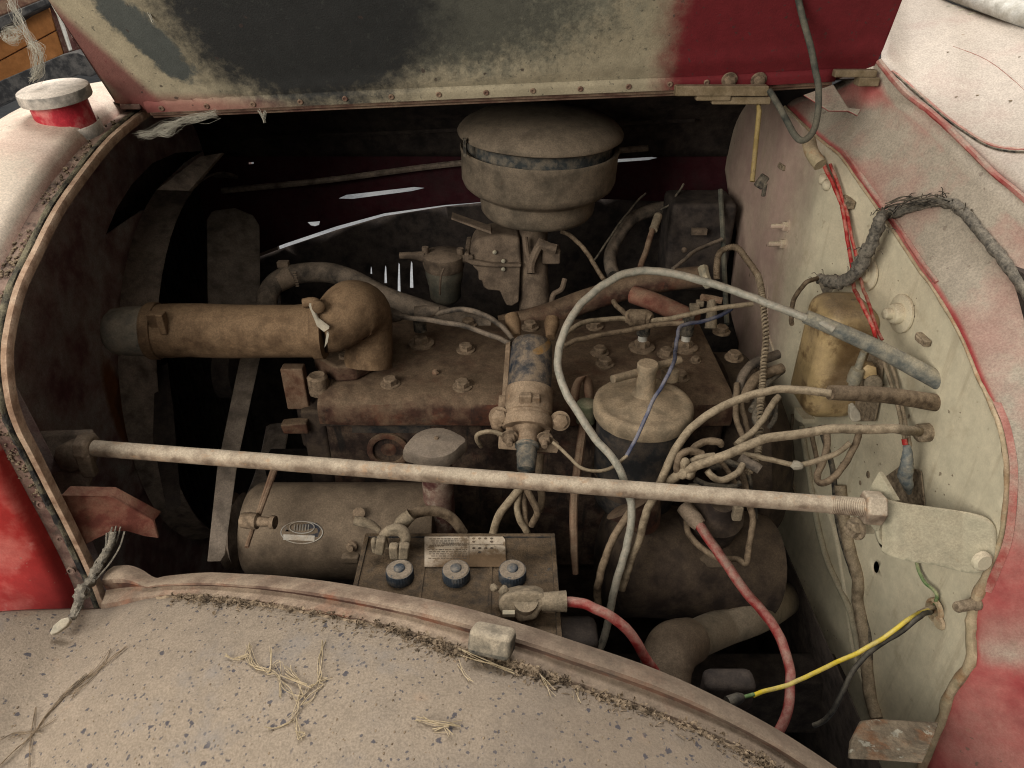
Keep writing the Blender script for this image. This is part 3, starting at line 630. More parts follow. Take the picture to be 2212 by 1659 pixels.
# fold bracket on the ledge below the hinge
mb = MB(); mb.prism([P(1735, 205, 1.06), P(1800, 182, 1.06), P(1832, 232, 1.05), P(1860, 236, 1.045), P(1852, 250, 1.04), P(1832, 240, 1.04), P(1790, 240, 1.05)], (.002, .004, -.002))
obj('bracket', mb, 'cowl_paint', cw, bevel=.001)
obj('wire_tube', MB().tube([P(1746, 300, 1.03), P(1754, 330, 1.02), P(1772, 356, 1.01)], .0095, 12), 'edge_worn', cw)

# ------------------------------------------------------------------ near fender
J = [(-260, 1345, .86), (-120, 1330, .87), (0, 1322, .875), (110, 1320, .90), (224, 1315, .925), (339, 1290, .91), (465, 1295, .88), (601, 1312, .855), (727, 1334, .83), (864, 1364, .805), (1000, 1408, .782), (1137, 1446, .765), (1260, 1490, .752), (1372, 1528, .742), (1481, 1568, .732), (1591, 1618, .722), (1680, 1668, .716), (1760, 1730, .71), (1850, 1800, .70), (1980, 1900, .69)]
j3 = catmull([P(*p) for p in J], 4)
rows = []
for dy, dz in ((.03, -.03), (0, 0), (-.012, .003), (-.035, .006), (-.07, .008), (-.11, .007), (-.15, .003), (-.2, -.008), (-.26, -.03), (-.33, -.07), (-.40, -.14), (-.46, -.24)):
    row = []
    for p in j3:
        w = p + V((0, dy, dz)); w.z += .0012 * mnoise.noise((w.x * 12, w.y * 12, 0)) ; row.append(w)
    rows.append(row)
fd = thing('front_fender', 'dusty front fender top with dark speckles and a rolled inner lip', 'fender', V((-.2, .3, .7)))
skin = obj('skin', MB().loft(rows), 'fender_paint', fd, solid=.0015)
bm_ = bmesh.new(); bm_.from_mesh(skin.data); bmesh.ops.translate(bm_, verts=bm_.verts, vec=wloc(skin)); FB = BVHTree.FromBMesh(bm_); bm_.free()
TL = [(238, 1228, .965), (270, 1226, .96), (298, 1235, .955), (328, 1253, .945), (355, 1249, .94), (437, 1242, .925), (519, 1245, .905), (605, 1250, .89), (727, 1265, .865), (864, 1290, .84), (987, 1315, .818), (1137, 1358, .80), (1222, 1386, .788), (1399, 1446, .77), (1536, 1506, .76), (1676, 1580, .75), (1790, 1652, .742), (1900, 1730, .735)]
BL = [(216, 1316, .935), (250, 1310, .928), (285, 1300, .922), (320, 1294, .915), (350, 1291, .908), (437, 1294, .888), (519, 1300, .872), (605, 1312, .855), (727, 1335, .831), (864, 1365, .806), (987, 1404, .786), (1137, 1447, .766), (1222, 1476, .757), (1399, 1538, .741), (1536, 1592, .729), (1660, 1656, .718), (1740, 1715, .712), (1830, 1790, .704)]
t3 = catmull([P(*p) for p in TL], 4); b3 = catmull([P(*p) for p in BL], 4)
prf = [(0, 0, -.004), (.10, .0, .001), (.22, -.006, .0), (.36, -.007, 0), (.5, .0, .003), (.62, .007, .006), (.76, .011, .008), (.88, .010, .007), (.96, .006, .004), (1, 0, 0)]
rows = []
for k, out_, up_ in prf: rows.append([b.lerp(t, k) + V((0, -out_, up_)) for b, t in zip(b3, t3)])
rows.append([t + V((0, .008, -.004)) for t in t3]); rows.append([t + V((0, .010, -.02)) for t in t3]); rows.append([t + V((0, .006, -.10)) for t in t3])
obj('rolled_lip', MB().loft(rows), 'fender_lip', fd)
x, y = q(0, 3, (905, 145))[0]; obj('lip_hole', MB().lathe(P(x, y, .948), (0, -1, .6), [(.003, 0), (.002, .001)], 10), 'wire_dark', fd)
obj('apron', MB().loft([[t + V((0, .004, -.07)) for t in t3], [t + V((0, .03, -.25)) for t in t3], [t + V((0, .05, -.6)) for t in t3]]), 'far_dark', fd)
rbk = Matrix.Rotation(R(-14), 3, 'Z') @ Matrix.Rotation(R(-28), 3, 'X')
mb = MB().box(P(1063, 1384, .765), .046, .030, .028, rbk)
tag(obj('rubber_buffer', mb, 'rubber_block', bevel=.007, seg=3), 'dusty dark rubber hood buffer block on the fender lip', 'buffer')

# ------------------------------------------------------------------ support rod across the bay
rd = thing('support_rod', 'long dusty steel rod running from radiator shell to firewall bracket', 'rod', P(1050, 1030, .935))
ra, rb_ = P(188, 967, .975), P(1872, 1096, .90)
obj('shaft', MB().tube([ra, ra.lerp(rb_, .3), ra.lerp(rb_, .7), rb_], .0108, 24, 10, wob=.03), 'rod', rd)
ax = (rb_ - ra).normalized(); mb = MB(); s0 = (rb_ - ra).length
prof = []
for i in range(22): h = s0 - .044 + i * .0021; prof += [(.0108, h), (.0116, h + .001)]
obj('thread', MB().lathe(ra, ax, prof, 20), 'rod', rd)
obj('nut', MB().lathe(rb_ - ax * .005, ax, [(.018, 0), (.021, .002), (.021, .022), (.018, .024)], 6, False), 'rod', rd, bevel=.0015)
obj('collar', MB().lathe(ra - ax * .004, ax, [(.012, -.006), (.020, -.004), (.021, .010), (.016, .014)], 8, False), 'lug', rd, bevel=.002)
obj('eye', MB().lathe(P(155, 985, .985), (0, -1, .3), [(.019, -.014), (.021, -.01), (.021, .008), (.012, .013)], 8, False).box(P(188, 1003, .975), .018, .014, .036), 'lug', rd, bevel=.003)
# plate the rod bolts to, at the radiator
mb = MB().prism([P(75, 940, .99), P(195, 936, 1.0), P(200, 1010, 1.0), P(185, 1075, 1.0), P(120, 1075, .985)], (0, .012, 0))
tag(obj('anchor_plate', mb, 'dark_brown', bevel=.003), 'dark steel plate behind the front end of the rod', 'plate')
bo = P(150, 1110, .935); bnn = V((.45, -1, .1))
mb = MB().prism([PPL(x, y, bo, bnn) for x, y in q(0, 2, (480, 880), (850, 885), (900, 905), (1210, 1075), (1250, 1220), (1140, 1205), (1000, 1165), (900, 1165), (760, 1225), (670, 1275))], (.001, .003, .0))
mb.prism([PPL(x, y, bo, bnn) for x, y in q(0, 2, (480, 880), (850, 885), (1210, 1075), (1215, 1090), (850, 900), (480, 895))], (.004, .016, .002))
br = obj('rusty_bracket', mb, 'bracket_rust', bevel=.0025); tag(br, 'rusty red pressed steel bracket on the inner side of the radiator shell', 'bracket')
# box bracket on the firewall
bk = thing('rod_bracket', 'cream painted box bracket on the firewall holding the rod end', 'bracket', P(2010, 1150, .9))
fp = [(1913, 1075), (1951, 1086), (2040, 1098), (2110, 1110), (2140, 1124), (2154, 1150), (2150, 1196), (2134, 1228), (2105, 1237), (2065, 1231), (2025, 1220), (1985, 1214), (1946, 1207), (1918, 1196), (1900, 1178), (1889, 1147), (1897, 1110)]
def bdep(x, y): t = (x - 1890) / 265; return .909 - .036 * t - .014 * max(0, t - .72) / .28 + .010 * math.exp(-((x - 1905) / 18) ** 2) + .0008 * mnoise.noise((x * .02, y * .02, 5))
fpo = [(p.x, p.y) for p in catmull([V((x, y, 0)) for x, y in fp + [fp[0]]], 4)[:-1]]
obj('front_plate', sheet(MB(), fpo, [], lambda x, y: P(x, y, bdep(x, y)), 9), 'bracket_cream', bk, solid=.005)
for zx, zy in ((1150, 1035), (1200, 1075), (1150, 1240), (1270, 1030)):
    x, y = q(3, 2, (zx, zy))[0]; obj('weld_spot', MB().sphere(P(x, y, bdep(x, y)), .0032, 8, (1.6, .6, .7)), 'stud_brown', bk)
xl = P(1893, 1110, .909).x
def BX(px, py): return PX(px, py, xl)
obj('side_plate', MB().prism([P(1889, 1147, .909), P(1913, 1075, .906), P(1936, 1082, .905), BX(1898, 1018), BX(1880, 1050), BX(1870, 1120)], (.006, .0, 0)), 'bracket_cream', bk, bevel=.0015)
obj('shade_plate', MB().prism([PF(x, y, .003) for x, y in ((1914, 1030), (1951, 1003), (1992, 1018), (2000, 1092), (1945, 1092))], (-.002, 0, 0)), 'stud_brown', bk, bevel=.001)  # dark plate stands in for the shade inside the bracket
obj('nut', MB().lathe(P(2118, 1210, .858), (.15, -1, .25), [(.012, 0), (.012, .004), (.009, .007)], 20), 'firewall_paint', bk)
x, y = q(3, 2, (890, 1140))[0]; obj('bolt', MB().hexbolt(P(x, y, .93), (-1, -.3, .1), .011, .012), 'stud_brown', bk)
mb = MB().prism([P(x, y, .95) for x, y in q(3, 2, (920, 1050), (1050, 1040), (1060, 1190), (930, 1190), (870, 1160))], (0, .006, 0)); obj('tab', mb, 'firewall_paint', bk, bevel=.002)
# torn shelf bracket low on the cowl edge
mb = MB().prism([P(x, y, d) for (x, y), d in zip(q(3, 3, (930, 1290), (1060, 1278), (1545, 1300), (1500, 1420), (1415, 1620), (1100, 1600), (830, 1590), (850, 1450)), (.86, .87, .89, .86, .80, .81, .82, .84))], (0, .004, -.006))
tag(obj('shelf_bracket', mb.jitter(.0015, 60), 'corroded', bevel=.002), 'corroded sheet metal shelf bracket at the bottom of the firewall edge', 'bracket')

# ================================================================== ENGINE
en = thing('engine', 'dusty red-brown cast iron engine with cylinder head and bolts', 'engine', V((0, 1.05, .6)))
ZH = 1.14
mb = MB(); prof = [(.932, 1.092), (.930, 1.10), (.931, 1.118), (.936, 1.130), (.948, 1.138), (.965, 1.141), (1.0, 1.140), (1.2, 1.138), (1.21, 1.13), (1.213, 1.09)]
xs = [-.300, -.297, -.285] + [-.26 + i * .058 for i in range(10)] + [.30, .325, .338, .342]
rows = []
for i, x in enumerate(xs):
    ins = .014 if i in (0, len(xs) - 1) else .004 if i in (1, len(xs) - 2) else 0
    rows.append([V((x, max(.932 + ins, min(1.21 - ins, y + .004 * math.sin(x * 38) * (1 if y < .95 else 0))), z - ins * (z > 1.1))) for y, z in prof])
mb.loft(rows); mb.add(rows[0], [tuple(range(len(prof)))]); mb.add(rows[-1], [tuple(range(len(prof)))])
obj('cylinder_head', mb, 'engine_iron', en)
mb = MB().box((.02, 1.08, .93), .63, .262, .325)
obj('block', mb, 'block_iron', en, bevel=.012)
mb = MB().box((.02, 1.08, .70), .60, .22, .2); obj('oil_pan', mb, 'block_dark', en, bevel=.02)
obj('front_cover', MB().box((-.315, 1.06, .95), .04, .2, .30).box((-.33, 1.0, 1.06), .03, .05, .09), 'block_dark', en, bevel=.008)
obj('head_gasket_ledge', MB().box((.02, .944, 1.090), .635, .012, .006), 'block_dark', en)
pts = [P(x, y, 1.1) for x, y in q(1, 2, (820, 305), (1440, 320), (1430, 385), (820, 385))]
obj('number_pad', MB().prism([PY(x, y, .9475) for x, y in q(1, 2, (822, 308), (1440, 320), (1432, 388), (824, 385))], (0, .004, 0)), 'filter_can', en)
x, y = q(1, 2, (1110, 520))[0]
obj('core_plug', MB().lathe(PY(x, y, .949), (0, -1, 0), [(.034, -.002), (.034, .004), (.030, .006), (.025, .005), (.024, -.001), (.001, .001)], 28), 'engine_iron', en)
mb = MB().prism([PY(x, y, .946) for x, y in q(1, 2, (250, 330), (460, 310), (480, 400), (280, 400))], (0, .02, 0)); obj('cover_lug', mb, 'engine_iron', en, bevel=.003)
def hb(c_, r_, zx, zy, rad=.0115, h=.012, mt='bolt', **k):
    x, y = q(c_, r_, (zx, zy))[0]; p = PZ(x, y + 3, ZH); p.z = ZH; obj('head_bolt', MB().hexbolt(p, (0, 0, 1), rad, h, **k), mt, en)
for b_ in ((1, 1, 570, 1490), (1, 1, 1125, 1510), (1, 1, 1695, 1530), (1, 1, 1720, 1240), (2, 1, 820, 1262), (2, 1, 860, 1352), (2, 1, 1345, 1275), (2, 1, 1880, 1300), (2, 1, 1780, 1095), (2, 1, 780, 1055), (1, 1, 1740, 1040), (2, 1, 270, 1060), (2, 1, 1450, 1460)): hb(*b_)
hb(2, 1, 1575, 1325, .007, .008)
obj('stud_tower', MB().lathe(PZ(*q(1, 1, (560, 1540))[0], ZH), (0, 0, 1), [(.016, -.01), (.016, .018), (.012, .022), (.006, .020)], 10), 'bolt', en)
x, y = q(1, 1, (1480, 1425))[0]; obj('paint_chip', MB().sphere(PZ(x, y, ZH + .003), .006, 6, (1, .8, .8)).jitter(.002, 300), 'dip_rust', en)
def plug(px, py, boot=True, white=True):
    p = PZ(px, py, ZH); t = thing('spark_plug', None, 'spark plug', p, 'spark plugs along the cylinder head')
    obj('hex', MB().lathe(p, (0, 0, 1), [(.022, -.002), (.022, .003), (.019, .004)], 20).lathe(p, (0, 0, 1), [(.013, .003), (.013, .012), (.010, .015)], 6, False), 'bolt', t)
    if white: obj('insulator', MB().lathe(p, (0, 0, 1), [(.008, .014), (.0075, .026), (.006, .03)], 14), 'porcelain', t)
    if boot: obj('boot', MB().lathe(p, (0, 0, 1), [(.011, .026), (.0115, .045), (.009, .06)], 14), 'wire_dark', t)
    return t
tag(plug(*q(2, 1, (1150, 1232))[0]), 'spark plug with white insulator and dark boot beside the other booted plug')
tag(plug(*q(2, 1, (1490, 1232))[0]), 'spark plug with white insulator just behind the blue wire')
tag(plug(*q(1, 1, (1370, 1200))[0], white=False), 'dusty spark plug with dark boot near the thermostat elbow')
# tap handle at the back of the head
tp = thing('drain_tap', 'small brass tap with a cross handle at the rear of the head', 'tap', PZ(*q(2, 1, (1700, 1080))[0], ZH))
obj('stem', MB().tube([P(1535, 710, 1.22), P(1537, 680, 1.22), P(1537, 648, 1.22)], [.010, .009, .0075], 10), 'clamp', tp)
obj('handle', MB().tube([P(1516, 642, 1.215), P(1537, 645, 1.22), P(1560, 650, 1.215)], .006, 8), 'dip_rust', tp)
obj('nut', MB().box(P(1500, 664, 1.22), .016, .012, .012).box(P(1512, 655, 1.22), .012, .012, .01), 'clamp', tp, bevel=.002)

# ------------------------------------------------------------------ water outlet, top hose
el = thing('water_outlet', 'big dusty brown water outlet elbow bolted to the cylinder head', 'elbow', PZ(790, 800, ZH))
obj('elbow', MB().tube([P(690, 712, 1.075), P(725, 700, 1.085), P(760, 672, 1.10), P(785, 680, 1.13), P(797, 730, 1.155), P(795, 790, 1.165)], [.036, .040, .046, .043, .036, .038], 28, 10), 'hose_brown', el)
bs = [PZ(x, y, ZH + .0) for x, y in q(1, 1, (530, 1410), (700, 1510), (860, 1500), (1060, 1390), (1050, 1180), (640, 1240))]
obj('base', MB().prism(bs, (0, 0, .030)), 'engine_iron', el, bevel=.006)
x, y = q(1, 1, (780, 1320))[0]; obj('bolt', MB().hexbolt(PZ(x, y + 6, ZH + .02), (0, 0, 1), .013, .014), 'bolt', el)
x, y = q(1, 1, (960, 1270))[0]; obj('bolt', MB().hexbolt(PZ(x + 20, y + 6, ZH + .02), (0, 0, 1), .011, .012), 'bolt', el)
hs_ = thing('top_hose', 'thick brown radiator hose with clamps at both ends', 'hose', P(500, 712, 1.08))
obj('hose', MB().tube([P(318, 715, 1.065), P(400, 714, 1.07), P(520, 716, 1.075), P(640, 716, 1.08), P(700, 713, 1.08)], [.0385, .0395, .039, .0385, .040], 32, 6, wob=.03), 'hose_brown', hs_)
obj('radiator_spigot', MB().lathe(P(232, 716, 1.062), P(330, 715, 1.065) - P(232, 716, 1.062), [(.012, 0), (.026, .002), (.033, .010), (.0355, .03), (.036, .075)], 28), 'spigot', hs_)
dx = (P(700, 713, 1.08) - P(318, 715, 1.065)).normalized()
obj('clamp', MB().lathe(P(333, 715, 1.066), dx, [(.0395, -.006), (.0415, -.006), (.0415, .008), (.0395, .008)], 32).box(P(340, 690, 1.03), .022, .014, .022).box(P(352, 697, 1.025), .010, .016, .03), 'hose_brown', hs_, bevel=.002)
obj('clamp', MB().lathe(P(690, 713, 1.08), dx, [(.0405, -.008), (.043, -.007), (.043, .007), (.0405, .008)], 32).tube([P(655, 655, 1.05), P(678, 652, 1.05), P(693, 664, 1.05)], .007, 10).lathe(P(683, 660, 1.045), (.6, -1, .2), [(.009, 0), (.009, .012), (.006, .014)], 12), 'hose_brown', hs_)
obj('torn_tape', MB().prism([P(x, y, 1.035) for x, y in q(1, 1, (480, 900), (505, 900), (550, 1010), (640, 1080), (600, 1105), (545, 1060))], (0, .004, .002)).prism([P(x, y, 1.035) for x, y in q(1, 1, (622, 1110), (640, 1125), (628, 1190), (604, 1230))], (0, .003, .001)), 'white_bit', hs_)
# thin vertical strap behind hose, fan shroud bits
# bypass / heater hose
bh = thing('heater_hose', 'long dusty hose arching behind the water outlet to the intake', 'hose', P(700, 590, 1.36))
obj('hose', MB().tube([P(576, 672, 1.33), P(578, 640, 1.34), P(595, 612, 1.35), P(630, 594, 1.36), P(700, 588, 1.37), P(760, 604, 1.37), P(830, 640, 1.36), P(900, 665, 1.35), P(980, 690, 1.34), P(1060, 706, 1.34)], [.0188] * 10, 18, 8), 'rubber_dusty', bh)
c_ = (P(595, 612, 1.35) + P(630, 594, 1.36)) / 2; ax_ = P(640, 592, 1.36) - P(592, 616, 1.35)
mb = MB().lathe(c_, ax_, [(.0170, -.016), (.0195, -.015), (.0195, .015), (.0170, .016)], 24).box(P(612, 570, 1.35), .02, .012, .01)
for k in range(7): mb.box(P(636 + k * 1.1, 588 + k * 5, 1.335), .006, .002, .002)
obj('clamp', mb, 'lug', bh)
ip = thing('intake_pipe', 'red-brown manifold pipe along the far side of the head', 'pipe', P(1300, 640, 1.38))
obj('pipe', MB().tube([P(1080, 706, 1.36), P(1180, 682, 1.36), P(1260, 652, 1.36), P(1350, 624, 1.35), P(1440, 606, 1.34), P(1530, 596, 1.33)], [.021, .022, .022, .021, .020, .019], 20, 6), 'engine_iron', ip)
obj('clamp', MB().tube([P(1518, 578, 1.30), P(1524, 600, 1.29), P(1532, 618, 1.295)], .009, 8).lathe(P(1526, 612, 1.28), (0, -1, .4), [(.008, 0), (.008, .004), (.004, .005)], 14), 'fitting', ip)
tag(obj('water_pipe', MB().tube([P(1368, 636, 1.33), P(1420, 655, 1.30), P(1500, 692, 1.25)], [.0165, .0165, .0165], 18), 'bracket_rust'), 'rusty red pipe slanting down to the rear of the head', 'pipe')

# ------------------------------------------------------------------ carburettor group
cb = thing('carburettor', 'dusty cast carburettor under the air cleaner', 'carburettor', P(1110, 690, 1.42))
def zc(pts): return [(864 + x * .1875, 501 + y * .1875) for x, y in pts]
def pp(pts, d): return [P(x, y, d) for x, y in zc(pts)]
obj('bowl_cover', MB().prism(pp([(800, 240), (830, 160), (880, 90), (1020, 50), (1160, 20), (1380, 60), (1400, 380), (1200, 385), (1060, 385), (790, 350)], 1.40), (0, .075, .0)), 'carb', cb, bevel=.006, seg=3)
obj('flange', MB().prism(pp([(740, 250), (800, 245), (800, 320), (1060, 365), (1400, 370), (1400, 410), (1060, 410), (830, 385), (740, 340)], 1.392), (0, .09, .0)), 'carb', cb, bevel=.003)
obj('float_bowl', MB().prism(pp([(830, 390), (900, 460), (905, 560), (945, 565), (960, 640), (1010, 670), (1150, 685), (1200, 800), (1225, 850), (1290, 860), (1370, 810), (1390, 400), (1100, 400)], 1.40), (0, .065, .0)), 'carb', cb, bevel=.008, seg=3)
obj('throat', MB().tube(pp([(1540, -60), (1540, 300), (1555, 900)], 1.43), [.028, .026, .031], 18), 'carb', cb)
for pts, r_ in (([(1440, 60), (1460, 240), (1500, 330)], .0055), ([(1640, 100), (1560, 250), (1510, 380), (1510, 480)], .008), ([(1600, 130), (1720, 180), (1800, 200)], .010), ([(1740, 840), (1770, 720), (1860, 660), (1900, 540)], .005)):
    obj('linkage', MB().tube(pp(pts, 1.385), r_, 8), 'carb', cb)
obj('choke_box', MB().box(P(*zc([(1740, 260)])[0], 1.41), .035, .03, .03), 'carb', cb, bevel=.004)
for zx, zy in ((1090, 235), (1190, 335), (1190, 430)): obj('screw', MB().lathe(P(*zc([(zx, zy)])[0], 1.396), (0, -1, .4), [(.004, -.004), (.004, .003), (.002, .004)], 10), 'fitting', cb)
fb = thing('fuel_filter', 'dusty glass bowl fuel filter beside the carburettor', 'fuel filter', P(957, 690, 1.41))
c_ = P(*zc([(505, 330)])[0], 1.41)
obj('bowl', MB().lathe(c_, (0, 0, -1), [(.036, .012), (.036, .03), (.034, .035), (.033, .045), (.0315, .048), (.030, .075), (.022, .084), (.001, .086)], 28), 'glass_bowl', fb)
obj('cap', MB().lathe(c_, (0, 0, 1), [(.037, -.016), (.039, -.01), (.040, .012), (.036, .016), (.001, .018)], 28), 'carb', fb)
for zx, zy in ((295, 215), (695, 230)): obj('post', MB().lathe(P(*zc([(zx, zy + 40)])[0], 1.40), (0, 0, 1), [(.0065, -.02), (.0065, .014)], 10), 'carb', fb)
obj('inlet', MB().tube([P(*zc([(-5, 275)])[0], 1.40), P(*zc([(140, 272)])[0], 1.40), P(*zc([(280, 285)])[0], 1.40)], [.0065, .007, .0105], 12), 'carb', fb)
obj('outlet', MB().tube([P(*zc([(700, 310)])[0], 1.40), P(*zc([(840, 305)])[0], 1.40)], .008, 12), 'carb', fb)
obj('bail_wire', MB().tube([P(*zc([(505, 420)])[0], 1.36), P(*zc([(470, 520)])[0], 1.365), P(*zc([(460, 720)])[0], 1.385)], .0022, 6), 'carb', fb)

# ------------------------------------------------------------------ air cleaner
ac = thing('air_cleaner', 'large round dusty oil bath air cleaner under the hood hinge', 'air cleaner', V((.049, 1.361, 1.27)))
o_ = V((.0495, 1.361, 0)); axA = V((.02, -.03, 1)).normalized(); oA = V((.0475, 1.365, 1.277))
obj('lid', MB().lathe(oA, axA, [(.128, .150), (.143, .150), (.1475, .1525), (.1485, .157), (.146, .162), (.138, .170), (.115, .182), (.08, .190), (.03, .194), (.001, .195)], 64).jitter(.0012, 22), 'air_cleaner', ac)
obj('neck', MB().lathe(oA, axA, [(.131, .11), (.131, .152)], 48), 'air_neck', ac)
obj('body', MB().lathe(oA, axA, [(.108, .045), (.112, .050), (.128, .056), (.137, .064), (.1415, .075), (.1425, .12), (.1445, .127), (.143, .1305), (.136, .128), (.131, .118)], 64).jitter(.0012, 22), 'air_cleaner', ac)
obj('cup', MB().lathe(oA, axA, [(.001, -.004), (.05, -.003), (.085, .0), (.100, .006), (.106, .014), (.108, .030), (.108, .046)], 48), 'air_cleaner', ac)
obj('spring_clip', MB().box(P(1004, 318, 1.255), .005, .008, .03), 'wire_dark', ac)
obj('stay', MB().prism([P(975, 470, 1.40), P(1060, 500, 1.36), P(1062, 506, 1.36), P(975, 474, 1.40)], (0, .03, 0)), 'carb', ac)

# ------------------------------------------------------------------ ignition coil
ca, cb_ = P(1149, 742, 1.085), P(1139, 922, 1.035); axc = (cb_ - ca).normalized(); Lc = (cb_ - ca).length
co = thing('ignition_coil', 'dark blue ignition coil with rusty clamp band and yellow mark', 'ignition coil', cb_)
obj('can', MB().lathe(ca, axc, [(.001, -.008), (.020, -.006), (.027, -.002), (.0298, .004), (.0305, .012), (.0315, Lc * .7)], 40), 'coil', co)
obj('clamp_band', MB().lathe(ca, axc, [(.0312, Lc * .56), (.0335, Lc * .57), (.0345, Lc * .86), (.0332, Lc * .87), (.0332, Lc * .90), (.0352, Lc * .91), (.036, Lc * 1.0), (.034, Lc * 1.03), (.028, Lc * 1.03)], 40), 'coil_band', co)
def z7(x, y): return (1019.5 + x * .1874, 708.5 + y * .1874)
obj('band_catch', MB().box(P(*z7(680, 850), 1.02), .026, .012, .022).box(P(*z7(620, 850), 1.018), .018, .012, .026), 'coil_band', co, bevel=.003)
obj('end_cap', MB().prism([P(*z7(x, y), 1.03) for x, y in ((390, 1160), (480, 1110), (640, 1095), (800, 1110), (915, 1160), (890, 1240), (760, 1240), (640, 1260), (520, 1240), (390, 1230))], (0, .014, .006)), 'coil_band', co, bevel=.003)
obj('tower', MB().lathe(P(*z7(645, 1190), 1.025), P(*z7(632, 1400), 1.0) - P(*z7(645, 1190), 1.025), [(.022, -.004), (.0155, .008), (.0135, .018), (.013, .03)], 24), 'coil_band', co)
t0, t1 = P(*z7(637, 1345), 1.01), P(*z7(620, 1640), .99)
obj('tower_boot', MB().lathe(t0, t1 - t0, [(.013, -.002), (.0168, .0), (.0168, .004), (.0135, .006), (.0142, .016), (.0135, .018), (.0125, .030), (.0118, .038), (.005, .042), (.004, .06)], 24), 'coil_boot', co)
for zx, zy in ((435, 1255), (838, 1275)):
    obj('terminal', MB().hexbolt(P(*z7(zx, zy), 1.01), P(*z7(zx, zy + 100), .995) - P(*z7(zx, zy), 1.01), .0085, .008, True, .008), 'bolt', co)
obj('side_strap', MB().prism([P(*z7(x, y), 1.07) for x, y in ((390, 200), (440, 180), (400, 780), (345, 800))], (0, .006, 0)).prism([P(*z7(x, y), 1.045) for x, y in ((310, 800), (400, 795), (370, 1010), (300, 960))], (0, .006, 0)), 'coil_band', co)
mnt = [P(*z7(x, y), 1.03) for x, y in ((310, 1250), (520, 1230), (760, 1260), (900, 1280), (1010, 1370), (985, 1450), (700, 1430), (300, 1400))]
obj('mount_plate', MB().prism(mnt, (0, .006, .003)), 'coil_band', co, bevel=.0015)
for zx, zy in ((310, 1020), (1015, 1070)): obj('mount_bolt', MB().hexbolt(P(*z7(zx, zy), 1.03), (0, -1, .5), .0105, .010, True), 'coil_band', co)
obj('mount_ear', MB().tube([P(*z7(260, 1040), 1.035), P(*z7(280, 1130), 1.035), P(*z7(330, 1230), 1.035)], [.008, .007, .005], 10), 'coil_band', co)

# ------------------------------------------------------------------ oil filter canister
fl = P(1390, 868, 1.045); of = thing('oil_filter', 'black canister oil filter with dusty domed lid and T handle', 'oil filter', fl - V((0, 0, .22)))
obj('canister', MB().lathe(fl, (0, 0, -1), [(.064, .0), (.064, .02), (.063, .15), (.060, .17), (.05, .185), (.001, .19)], 48), 'filter_can', of)
obj('canister_band', MB().lathe(fl - V((0, 0, .118)), (0, 0, -1), [(.0655, 0), (.0665, .003), (.0665, .016), (.0655, .02)], 40), 'block_dark', of)
obj('lid', MB().lathe(fl, (0, 0, 1), [(.0655, -.022), (.069, -.021), (.0705, -.017), (.0708, -.008), (.0695, -.002), (.066, .0015), (.060, .002), (.056, .0008), (.050, .0015), (.035, .0045), (.024, .0065), (.001, .008)], 56).jitter(.0006, 70), 'filter_lid', of)
pt = fl + V((0, 0, .012))
obj('post', MB().lathe(P(1394, 838, 1.045), V((.0, 0, 1)), [(.020, -.012), (.0165, -.007), (.0138, .000), (.0135, .026), (.0148, .034), (.0148, .039), (.0135, .0405), (.001, .0408)], 28), 'filter_lid', of)
obj('handle', MB().tube([P(1324, 819, 1.01), P(1376, 805, 1.035), P(1418, 791, 1.05), P(1469, 777, 1.065)], .0058, 14), 'filter_lid', of)
obj('lid_nub', MB().lathe(P(1448, 805, 1.08), (0, 0, 1), [(.014, -.01), (.013, .006), (.006, .010)], 16), 'filter_lid', of)

# ------------------------------------------------------------------ oil filler and dipstick
fc = P(940, 962, 1.03); oc = thing('oil_filler', 'grey oil filler cap with two ears on a rusty tube', 'oil filler', fc - V((0, 0, .2)))
obj('tube', MB().lathe(fc, (0, 0, -1), [(.0225, .0), (.0225, .13), (.026, .14), (.026, .2)], 28), 'filler_tube', oc)
mb = MB(); n = 48; rows = []
for r_, h in ((.70, -.014), (.98, -.013), (1.0, -.009), (.99, .0), (.95, .005), (.6, .0085), (.02, .009)):
    row = []
    for i in range(n):
        t = 2 * math.pi * i / n; e = math.exp(-((math.sin(t - .25)) / .30) ** 2) * .0095
        rr = .0365 * r_ + e * min(1, r_ ** 3); row.append(fc + V((math.cos(t) * rr, math.sin(t) * rr, h - e * .35 * min(1, r_ ** 4))))
    rows.append(row)
mb.loft(rows, True); obj('cap', mb, 'filler_cap', oc)
obj('vent_pin', MB().lathe(fc + V((.002, .004, .008)), (0, 0, 1), [(.0035, 0), (.003, .003), (.001, .004)], 10), 'bolt', oc)
ds = thing('dipstick', 'rusty flat dipstick loop sticking up beside the oil filter', 'dipstick', P(1262, 980, 1.08))
pts = [P(*z7(*p), d) for p, d in (((1130, 880), 1.10), ((1145, 720), 1.10), ((1190, 600), 1.10), ((1230, 565), 1.105), ((1275, 620), 1.115), ((1295, 760), 1.12), ((1300, 890), 1.12))]
rowa = catmull(pts, 5); obj('loop', MB().loft([[p + V((0, .0, 0)) for p in rowa], [p + V((.014, .006, 0)) for p in rowa]]), 'dip_rust', ds, solid=.0018)
obj('collar', MB().lathe(P(*z7(1315, 970), 1.10), (0, 0, 1), [(.0145, -.016), (.0145, .016), (.012, .018)], 18), 'dip_green', ds)
obj('stick', MB().tube([P(1262, 905, 1.10), P(1252, 980, 1.07), P(1240, 1080, 1.04), P(1240, 1180, 1.02), P(1243, 1240, 1.02)], [.0065, .0065, .006, .0055, .004], 8), 'dip_rust', ds)

